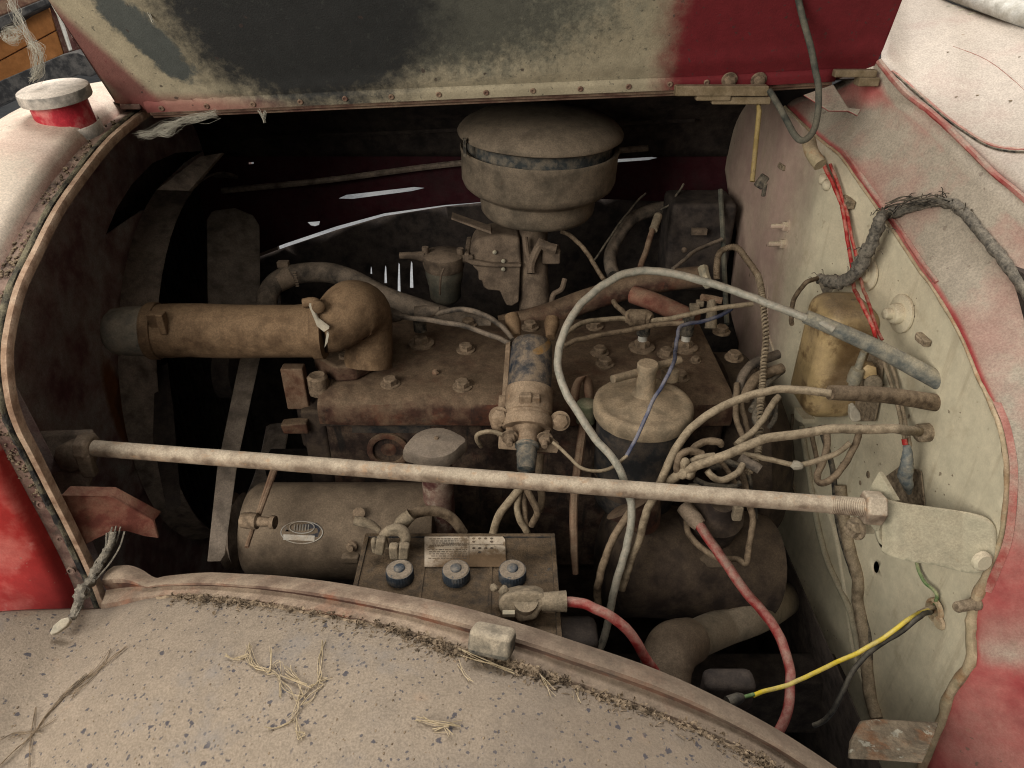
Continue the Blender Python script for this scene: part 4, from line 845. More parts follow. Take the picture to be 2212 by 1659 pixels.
# ------------------------------------------------------------------ generator
gx = V((1, 0, 0)); go = V((-.385, .835, .965)); ge = thing('generator', 'dusty cylindrical generator with an oval maker plate', 'generator', go - V((0, 0, .075)))
obj('body', MB().lathe(go, (1, .0, .0), [(.045, -.012), (.066, -.008), (.072, .0), (.0735, .006), (.0735, .26), (.070, .27), (.045, .275)], 48), 'generator', ge)
obj('pulley', MB().lathe(go, (-1, 0, 0), [(.045, .02), (.058, .025), (.048, .032), (.058, .04), (.03, .045)], 32), 'dark_brown', ge)
def gsurf(px, py, off=.0):                                   # on the generator drum
    r = ray(px, py); oc_ = CAM - go; a = r.y ** 2 + r.z ** 2; b = 2 * (r.y * oc_.y + r.z * oc_.z); c = oc_.y ** 2 + oc_.z ** 2 - (.0735 + off) ** 2
    D_ = max(0, b * b - 4 * a * c); return CAM + r * ((-b - math.sqrt(D_)) / (2 * a))
el_ = [gsurf(652 + 45 * math.cos(2 * math.pi * i / 32), 1150 + 24 * math.sin(2 * math.pi * i / 32), .0008) for i in range(33)]
mb = MB(); cpt = gsurf(652, 1150, .0012); mb.add([cpt] + el_[:-1], [(0, i + 1, (i + 1) % 32 + 1) for i in range(32)]); obj('maker_plate', mb, 'generator', ge)
obj('plate_rim', MB().tube(el_, .0009, 6, 1, sharp=True), 'plate_silver', ge)
mb = MB()
for a0, a1, b0, b1 in ((655, 692, 1128, 1160), (612, 622, 1132, 1148)):
    mb.add([gsurf(x, y, .0014) for x, y in ((a0, b0 + 4), (a1 - 8, b0 + 2), (a1, (b0 + b1) / 2), (a1 - 6, b1), (a0 + 14, b1))], [(0, 1, 2, 3, 4)], False)
obj('plate_field', mb, 'plate_dark', ge)
obj('plate_banner', MB().add([gsurf(x, y, .002) for x, y in ((612, 1154), (680, 1157), (679, 1169), (612, 1166))], [(0, 1, 2, 3)], False), 'plate_silver', ge)
ov = [gsurf(652 + 27 * math.cos(2 * math.pi * i / 24), 1139 + 13 * math.sin(2 * math.pi * i / 24), .002) for i in range(25)]
obj('plate_ring', MB().tube(ov, .0008, 6, 1, sharp=True), 'plate_silver', ge)
mb = MB()
for k in range(6): mb.tube([gsurf(637 + k * 6, 1133, .002), gsurf(636 + k * 6, 1146, .002)], .0009, 5)
obj('plate_lettering', mb, 'plate_silver', ge)
for zx, zy in ((875, 1020),):
    x, y = q(1, 2, (zx, zy))[0]
    obj('terminal', MB().tube([gsurf(x, y + 8, .0), gsurf(x, y, .012)], .009, 10), 'bolt', ge)
obj('terminal_lug', MB().tube([P(*p, .985) for p in q(1, 2, (840, 1080), (900, 1090), (970, 1110), (1040, 1160))], [.006, .007, .006, .004], 10), 'clamp', ge)
x, y = q(1, 2, (825, 1280))[0]; obj('terminal', MB().lathe(gsurf(x, y), (0, -1, .5), [(.008, 0), (.0075, .006), (.0045, .008), (.004, .014)], 14), 'bolt', ge)
x, y = q(1, 2, (810, 1375))[0]; obj('bracket', MB().box(gsurf(x, y, .003), .025, .012, .012), 'generator', ge, bevel=.003)
ar = thing('adjusting_arm', 'pair of thin rusty rods slanting down to the generator bolt', 'bracket', P(550, 1150, 1.0))
for a, b in (((190, 690), (-10, 1290)), ((215, 690), (60, 1110))):
    pa, pb = q(1, 2, a, b); obj('rod', MB().tube([P(*pa, 1.06), P(*pb, .985)], .0032, 8), 'dip_rust', ar)
x, y = q(1, 2, (60, 1080))[0]; obj('bolt', MB().lathe(P(x - 14, y, .985), (1, -.15, .05), [(.010, -.01), (.011, .0), (.011, .012), (.007, .014), (.006, .030), (.009, .031), (.009, .037)], 12), 'bolt', ar)
mb = MB().tube([P(690, 800, 1.15), P(650, 800, 1.15), P(655, 900, 1.13)], .01, 8)
obj('lug', MB().box(P(640, 835, 1.16), .035, .02, .075), 'dip_rust', ar, bevel=.003)

# ------------------------------------------------------------------ battery
ZB = 1.05
bt = thing('battery', 'dusty black six volt battery with three ribbed caps and a worn paper label', 'battery', V((0, .64, ZB - .21)))
bx0 = PZ(785, 1154, ZB); bx1 = PZ(1200, 1152, ZB); by1 = bx0.y; by0 = by1 - .205
cx0, cx1 = bx0.x + .002, bx1.x
obj('case', MB().box(((cx0 + cx1) / 2, (by0 + by1) / 2, ZB - .105), cx1 - cx0, by1 - by0, .21), 'battery_case', bt, bevel=.004)
for x in (cx0, cx1):
    pass
for px in (865, 986, 1107):
    p = PZ(px, 1237 + 12, ZB); prof = [(.0165, 0), (.0175, .0005), (.0175, .013), (.0168, .0155)]
    mb = MB().lathe(p, (0, 0, 1), prof, 60, False)
    for i, v in enumerate(mb.v):
        k = i // 60
        if k in (1, 2) and (i % 60) % 2: w = v - p; w.z = 0; mb.v[i] = v - w * .07
    capo = obj('cell_cap', mb, 'battery_cap', bt)
    obj('cap_face', MB().lathe(p + V((0, 0, .0152)), (0, 0, 1), [(.0166, 0), (.0150, .0018), (.008, .002)], 32).jitter(.0003, 200), 'cap_dust', capo)
    obj('cap_button', MB().lathe(p + V((0, 0, .016)), (0, 0, 1), [(.0072, 0), (.0070, .003), (.0055, .0045), (.001, .0048)], 24), 'battery_cap', capo)
for k in (1, 2): obj('cell_seam', MB().box((cx0 + (cx1 - cx0) * k / 3, (by0 + by1) / 2, ZB + .0006), .004, by1 - by0 - .02, .0022), 'battery_case', bt, bevel=.0008)
obj('rim', MB().box(((cx0 + cx1) / 2, by1 - .004, ZB + .001), cx1 - cx0 - .002, .006, .004).box((cx0 + .004, (by0 + by1) / 2, ZB + .001), .006, by1 - by0 - .014, .004).box((cx1 - .004, (by0 + by1) / 2, ZB + .001), .006, by1 - by0 - .014, .004), 'battery_case', bt, bevel=.001)
lab = [PZ(x, y, ZB + .0018) for x, y in ((917, 1160), (1086, 1160), (1091, 1166), (1093, 1225), (917, 1225))]
lb = obj('paper_label', MB().prism(lab, (0, 0, .0008)), 'label', bt)
l0, l1 = lab[0], lab[2]; zl = ZB + .0032
def lp(px, py): w = PZ(px, py, zl); return w
mb = MB()
def dash(x0, x1, y, h): mb.add([lp(x0, y), lp(x1, y), lp(x1, y + h), lp(x0, y + h)], [(0, 1, 2, 3)], False)
for k, y in enumerate((1163, 1167.5, 1172, 1176.5, 1186.5, 1191, 1195.5, 1200, 1205)):
    x = 922 + random.random() * 14
    while x < 1008:
        w = random.uniform(3, 9); dash(x, min(1009, x + w), y, 1.9); x += w + random.uniform(1.2, 2.6)
dash(1012.3, 1013.4, 1158, 52); dash(1015, 1088, 1176.3, .9)
for yy in (1163, 1170, 1184, 1193):
    for k in range(4):
        for i in range(10): pass
        a = [lp(1023 + k * 13 + 3.4 * math.cos(t), yy + 2.3 * math.sin(t)) for t in [i * math.pi / 5 for i in range(10)]]
        if random.random() < .8: mb.add(a, [tuple(range(10))], False)
obj('label_print', mb, 'label_ink', lb)
def words(txt, px, py, size, par, mt):
    cu = bpy.data.curves.new('words', 'FONT'); cu.body = txt; cu.size = size; cu.align_x = 'CENTER'; cu.align_y = 'CENTER'
    o = bpy.data.objects.new('tmp', cu); COL.objects.link(o); bpy.context.view_layer.update()
    me = bpy.data.meshes.new_from_object(o.evaluated_get(bpy.context.evaluated_depsgraph_get())); bpy.data.objects.remove(o)
    c = lp(px, py); mb = MB(); mb.add([c + V((-v.co.x, -v.co.y, .0002)) for v in me.vertices], [tuple(f.vertices) for f in me.polygons], False); return obj('label_words', mb, mt, par)
words('EXPLOSIVE GASES', 985, 1175.5, .0042, lb, 'label_ink'); words('BATTERY', 944, 1180, .0042, lb, 'label_ink')
# negative clamp and cable
nc = thing('ground_clamp', 'open empty battery clamp lying on the battery top with its lug cable', 'battery clamp', PZ(850, 1175, ZB))
def ring(mb, pts, r, **k): return mb.tube(pts, r, 10, 6, **k)
x0, y0 = q(1, 2, (1155, 1205))[0]; cc = P(x0, y0, .955)
pr = [P(*p, .95) for p in q(1, 2, (1090, 1300), (1065, 1220), (1110, 1165), (1190, 1150), (1245, 1200), (1225, 1270), (1150, 1320))]
obj('jaw', MB().tube(pr, [.0045, .006, .007, .008, .007, .006, .0055], 10, 6).jitter(.001, 120), 'clamp', nc)
obj('jaw_tip', MB().box(P(*q(1, 2, (1045, 1275))[0], .945), .012, .012, .026, Matrix.Rotation(.2, 3, 'Y')).box(P(*q(1, 2, (1155, 1320))[0], .94), .012, .012, .022).box(P(*q(1, 2, (998, 1275))[0], .945), .007, .01, .022), 'clamp', nc, bevel=.003)
obj('nut', MB().box(P(*q(1, 2, (1232, 1320))[0], .94), .013, .012, .024, Matrix.Rotation(.15, 3, 'Y')), 'clamp', nc, bevel=.003)
obj('lug', MB().tube([P(*p, .965) for p in q(1, 2, (1180, 1165), (1220, 1090), (1290, 1030))], [.009, .0095, .0085], 12), 'clamp', nc)
tag(obj('ground_cable', MB().tube([P(x, y, d) for (x, y), d in zip(q(1, 2, (1230, 1110), (1300, 1030), (1420, 1003), (1540, 1020), (1630, 1080), (1700, 1180)), (.965, .975, .99, 1.0, 1.01, 1.02))], .0072, 14), 'wire_brown'), 'thick brown ground cable arching behind the battery from the open clamp', 'cable')
pc = thing('positive_clamp', 'dusty battery clamp bolted on the near battery post', 'battery clamp', PZ(1128, 1310, ZB))
blob = [P(x, y, .86) for x, y in q(2, 3, (20, 350), (60, 290), (180, 262), (320, 262), (390, 290), (390, 390), (350, 430), (320, 490), (200, 515), (160, 500), (140, 440), (60, 460), (20, 410))]
obj('body', MB().prism(blob, (0, .03, -.022)), 'clamp', pc, bevel=.006, seg=3)
x, y = q(2, 3, (235, 338))[0]; obj('post', MB().lathe(P(x, y, .862), (0, -.35, 1), [(.0145, -.012), (.0145, .0015), (.012, .001), (.001, .0008)], 24), 'clamp', pc)
pa, pb = q(2, 3, (360, 345), (556, 342)); obj('lug', MB().tube([P(*pa, .868), P(*pb, .868)], [.0105, .0125], 16), 'clamp', pc)
x, y = q(2, 3, (100, 440))[0]; obj('bolt', MB().box(P(x, y, .855), .014, .006, .005), 'fitting', pc)
x, y = q(2, 3, (60, 260))[0]; obj('crust', MB().sphere(P(x, y, .875), .006, 8, (1, 1, 1.3)).sphere(P(x - 20, y - 5, .88), .005, 8).jitter(.002, 150), 'clamp', pc)
def cable(name, pts, r, mt, label, cat='cable', group=None, wob=.06, seg=12, **k):
    """pts: (px, py, depth) ; r in picture pixels"""
    p3 = [P(*p) for p in pts]; rr = [m(r, p[2]) for p in pts]
    return tag(obj(name, MB().tube(p3, [x * .93 for x in rr], seg, 7, wob=wob, kink=.0022, **k), mt), label, cat, group)
def zd(c_, r_, lst): return [(*q(c_, r_, (x, y))[0], d) for x, y, d in lst]
def dof(p): return (p - CAM).dot(FW)
def fwp(c_, r_, lst, off): return [(*q(c_, r_, (x, y))[0], dof(PF(*q(c_, r_, (x, y))[0], off))) for x, y in lst]
cable('battery_cable', zd(2, 3, [(540, 350, .868), (650, 355, .865), (760, 390, .86), (950, 500, .86), (1100, 650, .865), (1220, 850, .875), (1270, 930, .885), (1330, 1060, .90)]), 12, 'red_cable', 'red battery cable leaving the clamp on the near battery post', wob=.03, seg=16)
cable('starter_cable', zd(2, 2, [(1540, 1050, 1.04), (1590, 1090, 1.03), (1700, 1250, 1.01), (1800, 1400, .99), (1990, 1650, .96)]) + zd(3, 3, [(150, 430, .94), (280, 620, .92), (360, 850, .90), (370, 1000, .885), (350, 1180, .87), (280, 1370, .86), (200, 1500, .86)]), 11.5, 'red_cable', 'long red cable hanging from the starter switch past the firewall', wob=.03, seg=16)

# ------------------------------------------------------------------ big cables in front
loop = [(1800, 712, .965), (1750, 689, .972)] + zd(2, 1, [(2212, 905, .985), (1900, 785, 1.0), (1500, 668, 1.01), (1150, 622, 1.01), (900, 702, 1.0), (700, 855, .99), (560, 1055, .975), (490, 1300, .965), (512, 1500, .955)]) + zd(2, 2, [(620, 200, .95), (780, 430, .947), (950, 640, .945), (1050, 870, .955), (1080, 1000, .96), (1068, 1150, .965), (1020, 1350, .97), (945, 1600, .98)]) + zd(2, 3, [(900, 420, .99), (850, 640, 1.0), (810, 720, 1.0)])
tag(cable('speedometer_cable', loop, 9.2, 'cable_grey', 'x', wob=.04, seg=16), 'pale grey cable bent in a big loop in front of the engine', 'cable')
def sleeve(name, a, b, ra_, rb2, mt, label):
    a3, b3_ = P(*a), PF(*b, .0); mdir = (a3 + b3_) / 2 + V((0, 0, .004))
    mb = MB().tube([a3, mdir, b3_ + (b3_ - a3).normalized() * .008], [m(ra_, dof(a3)), m((ra_ + rb2) / 2, dof(mdir)), m(rb2, dof(b3_))], 24, 8, wob=.04); o = obj(name, mb, mt)
    return tag(o, label, 'sleeve')
sleeve('rubber_sleeve', (1741, 684, .975), (2018, 818), 15, 20, 'sleeve_grey', 'long grey rubber sleeve slanting into the firewall over the grey loop cable')
c2 = zd(2, 2, [(1000, 1620, 1.0), (1060, 1400, .985), (1130, 1230, .975), (1180, 1060, .965), (1240, 900, .955), (1320, 720, .945), (1410, 530, .94), (1520, 370, .94), (1700, 220, .94), (1950, 112, .94)]) + zd(3, 2, [(250, 52, .93), (450, 48, .92), (690, 75, .91)])
cable('choke_cable', c2, 9.5, 'wire_tan', 'tan cable arching over the firewall wiring into a brown sleeve', wob=.05, seg=16)
sleeve('brown_sleeve', (1793, 848, .91), (2020, 870), 16, 19, 'wire_brown', 'brown rubber sleeve level into the firewall below the grey one')
c3 = zd(2, 2, [(1330, 790, .955), (1440, 720, .945), (1560, 660, .935), (1750, 580, .93), (2000, 480, .925)]) + zd(3, 2, [(200, 432, .92), (450, 390, .915), (700, 362, .905), (1000, 355, .90), (1250, 362, .89)]) + [(1990, 934, dof(PF(1990, 934, .004)))]
cable('throttle_cable', c3, 11, 'wire_tan', 'thick tan cable running level across the firewall to a round boss', wob=.06, seg=16)
p = PF(1992, 935, .01); tag(obj('cable_boss', MB().lathe(p, (-1, -.2, .05), [(.0125, -.01), (.0125, .004), (.010, .007), (.005, .008)], 18), 'stud_brown'), 'brown boss where the level tan cable meets the firewall', 'boss')
cable('lower_cable', zd(2, 2, [(1060, 1010, .975), (1030, 1060, .972), (950, 1180, .97), (860, 1380, .97), (815, 1560, .975)]) + zd(2, 3, [(800, 250, .99), (800, 400, 1.0)]), 9, 'wire_brown', 'brown cable dropping below the rod beside two others', wob=.08)
# blue wire, coil primary wire
cable('blue_wire', zd(2, 1, [(1860, 925, 1.15), (1700, 1000, 1.13), (1475, 1052, 1.10), (1440, 1150, 1.08), (1420, 1250, 1.06), (1398, 1370, .99), (1340, 1490, .975), (1240, 1655, .965)]) + zd(2, 2, [(1180, 270, .96), (1080, 480, .96), (1030, 580, .957)]), 4.6, 'blue_wire', 'thin blue wire hanging across the oil filter lid', 'wire')
cable('coil_wire', zd(2, 2, [(1040, 570, .957), (975, 625, .955), (900, 670, .955), (810, 690, .96), (680, 660, .97), (560, 560, .985), (450, 455, 1.0)]), 4.2, 'wire_tan', 'thin tan wire sagging from the coil terminal to the blue wire', 'wire')
cable('coil_ground_wire', [(*z7(380, 1240), 1.02), (*z7(280, 1200), 1.02), (*z7(150, 1200), 1.025), (*z7(70, 1230), 1.03), (*z7(60, 1290), 1.035), (*z7(110, 1360), 1.05)], 5.5, 'wire_tan', 'short tan wire curling from the left coil terminal', 'wire')
for i, pts in enumerate(([(210, 800, .98), (100, 935, .985), (20, 1060, .99), (-30, 1200, 1.0)], [(205, 800, .985), (175, 940, .99), (185, 1050, .99), (240, 1170, 1.0)], [(225, 800, .99), (230, 950, .995), (235, 1100, 1.0), (250, 1180, 1.01)], [(235, 800, .98), (300, 930, .985), (330, 1020, .99), (280, 1120, 1.0)])):
    cable('coil_lead', zd(2, 2, pts), (9.5, 8, 7.5, 8)[i], 'wire_tan' if i < 2 else 'wire_brown', ('thick tan lead bending forward from the coil boot to the battery edge', 'tan lead dropping straight from the coil boot behind the battery', 'brown lead tucked between the other leads below the coil', 'brown lead curling outward below the coil boot')[i], 'wire', 'leads below the coil')
cable('distributor_lead', zd(2, 2, [(360, 560, 1.05), (350, 700, 1.04), (360, 900, 1.04), (340, 1000, 1.05)]), 9, 'wire_brown', 'brown lead hanging right of the coil boot below its mount plate', 'wire')
# spark plug leads
pl = 'spark plug leads'
o = cable('plug_lead', zd(1, 1, [(1160, 975, 1.17), (1300, 1000, 1.165), (1500, 1025, 1.155), (1700, 1062, 1.14), (1900, 1125, 1.12), (2080, 1200, 1.10)]), 6.2, 'rubber_dusty', 'lower plug lead running from the water outlet to the coil', 'lead', pl)
obj('boot', MB().tube([P(820, 674, 1.18), P(845, 681, 1.175), P(868, 684, 1.17)], [.0135, .0125, .006], 12), 'rubber_dusty', o)
o = cable('plug_lead', zd(1, 1, [(1480, 960, 1.20), (1650, 930, 1.19), (1800, 945, 1.18), (1930, 1010, 1.16), (2030, 1085, 1.14), (2095, 1170, 1.12)]), 6.2, 'rubber_dusty', 'upper plug lead with a slender boot curving down behind the coil', 'lead', pl)
obj('boot', MB().tube([P(896, 675, 1.20), P(920, 674, 1.20), P(950, 669, 1.20)], [.010, .0115, .006], 12), 'rubber_dusty', o)
for (a, b), lb_ in (((q(2, 1, (120, 975))[0], q(2, 1, (165, 1140))[0]), 'upright brown plug boot standing left behind the coil can'), ((q(2, 1, (445, 1000))[0], q(2, 1, (430, 1150))[0]), 'upright brown plug boot standing right behind the coil can')):
    tag(obj('plug_boot', MB().tube([P(*a, 1.17), P((a[0] * 2 + b[0]) / 3, (a[1] * 2 + b[1]) / 3, 1.165), P(*b, 1.15)], [.011, .0125, .007], 14), 'hose_brown'), lb_, 'boot', 'upright plug boots')
o = cable('plug_lead', zd(2, 1, [(540, 1130, 1.08), (600, 1080, 1.09), (700, 1030, 1.11), (850, 1002, 1.13), (1040, 1000, 1.14), (1240, 1018, 1.13), (1450, 980, 1.12), (1700, 922, 1.12), (2030, 890, 1.12)]), 6, 'wire_tan', 'tan plug lead with a fat sleeve behind the grey loop', 'lead', pl)
obj('sleeve', MB().tube([P(1350, 688, 1.14), P(1362, 686, 1.14), P(1395, 687, 1.135), P(1408, 690, 1.13)], [.007, .0135, .0135, .008], 14), 'wire_brown', o)
cable('plug_lead', zd(2, 1, [(530, 1215, 1.07), (620, 1170, 1.08), (700, 1150, 1.09), (1000, 1100, 1.11), (1300, 1045, 1.12), (1480, 1030, 1.12)]), 6.2, 'wire_brown', 'brown plug lead below the sleeved one crossing the grey loop', 'lead', pl)
cable('short_lead', zd(2, 1, [(935, 865, 1.22), (970, 920, 1.19), (1040, 985, 1.15)]), 6, 'wire_brown', 'short brown lead dropping into the fat wire sleeve', 'wire')
cable('vacuum_line', zd(2, 1, [(520, 310, 1.42), (600, 350, 1.41), (700, 460, 1.38), (780, 580, 1.36), (850, 690, 1.33)]), 5.2, 'wire_brown', 'thin pale line curving down from under the air cleaner', 'line')
cable('far_hose', zd(2, 1, [(935, 660, 1.45), (905, 560, 1.47), (915, 450, 1.5), (985, 320, 1.52), (1100, 200, 1.54), (1290, 130, 1.56), (1560, 125, 1.58)]), 15, 'rubber_dusty', 'thick dark hose arching beyond the engine towards the firewall', 'hose')
o = cable('far_pencil_rod', zd(2, 1, [(1280, 190, 1.44), (1240, 300, 1.42), (1140, 590, 1.36)]), 6.5, 'dip_rust', 'thin rust coloured rod slanting behind the grey loop', 'rod')
obj('ferrule', MB().tube([P(1422, 466, 1.44), P(1411, 497, 1.42)], .0085, 10), 'clamp', o)
cable('far_line', zd(2, 1, [(1400, 605, 1.33), (1500, 520, 1.36), (1620, 440, 1.40), (1780, 370, 1.42)]), 4.6, 'rubber_dusty', 'thin dark line rising to the firewall behind the loop', 'line')
for i, pts in enumerate(([(1180, 10, 1.5), (1080, 110, 1.5), (760, 560, 1.45)], [(1480, -60, 1.5), (1380, 80, 1.5), (1300, 140, 1.5)])):
    cable('far_wire', zd(2, 1, pts), 2.6, 'wire_dark', ('long thin dark wire slanting in the shadow right of the air cleaner', 'short thin dark wire near the arching far hose')[i], 'wire', 'far wires')
# dark heater box beyond the engine
hx_ = thing('heater_box', 'dark green box on the far end of the firewall', 'box', P(1500, 640, 1.5))
obj('shell', MB().box(P(1500, 520, 1.55), .13, .10, .19), 'far_dark', hx_, bevel=.01)
obj('flange', MB().tube([P(1556, 410, 1.46), P(1562, 520, 1.44), P(1567, 640, 1.40), P(1570, 700, 1.37)], .005, 8), 'prop_rod', hx_)
obj('bolt', MB().box(P(1510, 500, 1.47), .03, .01, .012), 'carb', hx_)
obj('bolt', MB().sphere(P(1478, 540, 1.47), .006, 8), 'carb', hx_)

# ------------------------------------------------------------------ firewall wiring
rw = 'red wires down the firewall'
cable('red_wire', fwp(3, 0, [(600, 1230), (640, 1320), (700, 1450), (770, 1605)], .010) + fwp(3, 1, [(780, 150), (818, 350), (848, 580), (862, 720)], .016) + fwp(3, 1, [(920, 860), (980, 985), (1020, 1100)], .07) + fwp(3, 1, [(1050, 1200)], .06), 4.6, 'red_wire', 'bright red wire hanging down the firewall past the cloth loom', 'wire', rw)
cable('red_wire', fwp(3, 0, [(680, 1300), (740, 1450), (790, 1600)], .012) + fwp(3, 1, [(830, 250), (882, 480), (930, 700)], .014) + fwp(3, 1, [(990, 900), (1055, 1080), (1092, 1165)], .05), 3.8, 'red_wire', 'thinner red wire close behind the bright red one', 'wire', rw)
for i, (pts, r_) in enumerate((([(3, 1, 1100, 1340, .012), (3, 1, 1150, 1500, .012), (3, 2, 1220, 200, .018), (3, 2, 1250, 350, .03), (3, 2, 1272, 450, .038)], 4.5), ([(3, 1, 1150, 1340, .01), (3, 1, 1200, 1500, .01), (3, 2, 1255, 200, .014), (3, 2, 1290, 350, .025), (3, 2, 1312, 490, .035)], 4.2))):
    cable('pale_wire', [(*q(a, b, (x, y))[0], dof(PF(*q(a, b, (x, y))[0], of_))) for a, b, x, y, of_ in pts], r_, 'wire_tan', ('pale wire ending in the red band of the taped splice', 'pale wire with red traces ending beside the red band')[i], 'wire', 'pale wires to the splice')
tpz = [(3, 2, 1290, 480, .036), (3, 2, 1292, 560, .036), (3, 2, 1285, 640, .036), (3, 2, 1275, 720, .034), (3, 2, 1290, 790, .03), (3, 2, 1305, 860, .02)]
p3 = [PF(*q(a, b, (x, y))[0], of_) for a, b, x, y, of_ in tpz]
tsp = obj('taped_splice', MB().tube(p3, [.0045, .0065, .0082, .0095, .0075, .003], 14, 6, wob=.2), 'tape_blue'); tag(tsp, 'grey-blue taped wire splice hanging into the bracket', 'splice')
obj('red_band', MB().tube([P(*q(3, 2, (1266, 435))[0], dof(p3[0])), P(*q(3, 2, (1276, 480))[0], dof(p3[0]))], .0036, 10), 'red_wire', tsp)
x, y = q(3, 1, (825, 78))[0]; clip(x, y, .1, .028, .012)
x, y = q(3, 0, (825, 1590))[0]
# cloth wrapped loom
lm = [(2240, 660), (2180, 580), (2126, 510), (2085, 462), (2055, 440), (2020, 434), (1984, 444), (1935, 458), (1908, 465)]
def ledge_p(px, py, h):
    best = None
    for bv in (LEDGE,):
        w = onbvh(bv, px, py, h)
        if w is not None: best = w
    return best
lo_ = [o for o in cw.children if o.name.startswith('ledge')][0]
bm_ = bmesh.new(); bm_.from_mesh(lo_.data); bmesh.ops.translate(bm_, verts=bm_.verts, vec=wloc(lo_)); LEDGE = BVHTree.FromBMesh(bm_); bm_.free()
pts = [ledge_p(x, y, .008) for x, y in lm]; pts = [p for p in pts if p is not None]
off_ = fwp(3, 1, [(1085, 200), (1040, 330), (960, 500), (880, 640), (760, 715), (660, 700), (590, 682)], .035)
pts += [P(*p) for p in off_]
cl = thing('cloth_loom', 'frayed grey cloth-wrapped wiring loom draped over the cowl edge', 'loom', pts[len(pts) // 2])
obj('wrap', MB().tube(pts, [.0068] * (len(pts) - 7) + [.0075, .0085] + [.0095, .0098, .010, .0085, .0065], 16, 8, wob=.45), 'cloth', cl)
mb = MB()
for i in range(70):
    p = random.choice(pts[3:]) + V((random.uniform(-.02, .02), random.uniform(-.01, .01), random.uniform(.0, .008))); d = V((random.uniform(-1, 1), random.uniform(-.6, .3), random.uniform(-.3, .9))) * .012
    mb.tube([p, p + d * .5 + V((0, 0, .003)), p + d], .0006, 4, 3)
for i in range(16):
    a = onbvh(LEDGE, 1975 + random.random() * 90, 428 + random.random() * 22, .010)
    if a is not None: mb.tube([a, a + V((-.015 - random.random() * .02, -.004, .006)), a + V((-.04 - random.random() * .02, -.004, -.002))], .0008, 4, 4)
obj('frayed_threads', mb, 'wire_dark', cl)['kind'] = 'stuff'
x, y = q(3, 1, (650, 790))[0]
obj('torn_flap', MB().prism([P(a, b, off_[-2][2] + .004) for a, b in q(3, 1, (590, 715), (715, 755), (690, 800), (655, 860), (625, 800))], (.001, .002, 0)).jitter(.001, 200), 'wire_dark', cl)
cable('horn_wire', [off_[-1]] + fwp(3, 1, [(500, 715), (430, 790), (390, 880), (378, 980)], .075) + fwp(3, 1, [(385, 1040)], .085), 5.5, 'wire_brown', 'brown wire curving from the loom end to the gold box', 'wire')
# gold voltage regulator
gb = thing('regulator_box', 'stained gold metal regulator box mounted on the firewall', 'regulator', V((.5, .98, 1.12)))
bx = MB().box((.492, .985, 1.186), .084, .098, .186)
obj('cover', bx, 'gold_box', gb, bevel=.026, seg=6)
obj('back_plate', MB().prism([PF(x, y, .006) for x, y in ((1822, 640), (1850, 648), (1880, 700), (1912, 765), (1905, 850), (1893, 910), (1850, 910), (1850, 700))], (-.003, 0, 0)), 'stud_brown', gb, bevel=.004)
obj('bottom_bracket', MB().prism([PF(x, y, .02) for x, y in ((1716, 880), (1735, 905), (1735, 915), (1715, 905))], (.02, 0, 0)), 'firewall_paint', gb)
x, y = q(3, 1, (880, 1390))[0]
obj('fitting', MB().lathe(P(x, y + 18, 1.055), (0.05, 0, 1), [(.0055, -.03), (.0055, -.012), (.0095, -.010), (.0105, .0), (.0095, .012), (.0055, .014), (.0048, .04)], 16), 'fitting', gb)
obj('hex_nut', MB().lathe(P(x + 24, y + 4, 1.06), (-.2, -1, .2), [(.012, -.01), (.012, .012), (.009, .014)], 6, False), 'gold_box', gb)
x, y = q(3, 1, (1020, 1510))[0]; obj('screw', MB().lathe(P(x, y, 1.05), (-.4, -1, .3), [(.012, -.01), (.012, .004), (.007, .007)], 14), 'clamp', gb)
obj('grime', MB().sphere(V((.485, .965, 1.2745)), .004, 8, (3, 3, 1)).sphere(V((.50, .99, 1.2745)), .005, 8, (3, 2, .8)).jitter(.003, 120), 'litter', gb)
mb = MB().prism([P(x, y, .99) for x, y in q(3, 2, (840, 190), (880, 170), (920, 230), (930, 290), (890, 310), (850, 300), (835, 260))], (.0, .01, .0)).jitter(.0015, 150)
tag(obj('white_connector', mb, 'white_bit', bevel=.002), 'broken white connector below the gold box', 'connector')
# splice wire and loop wire
o = cable('splice_wire', zd(3, 2, [(-60, 535, .97), (0, 550, .965), (180, 592, .96), (410, 640, .955), (600, 602, .95), (750, 540, .945), (840, 465, .94)]), 6.5, 'wire_tan', 'tan wire with a crumbling splice below the level tan cable', 'wire', wob=.15)
x, y = q(3, 2, (420, 645))[0]; obj('splice', MB().sphere(P(x, y, .952), .0065, 8, (1.3, 1, 1)).jitter(.002, 200), 'white_bit', o)
cable('hanging_loop', zd(3, 2, [(915, 330, .945), (905, 420, .95), (870, 510, .95), (780, 660, .95), (690, 748, .95), (615, 782, .955), (575, 760, .965), (590, 700, .98), (640, 590, .99), (665, 480, 1.0), (655, 400, 1.01), (630, 330, 1.02)]), 8, 'wire_brown', 'thick brown wire hanging in a U loop on the firewall', 'wire')
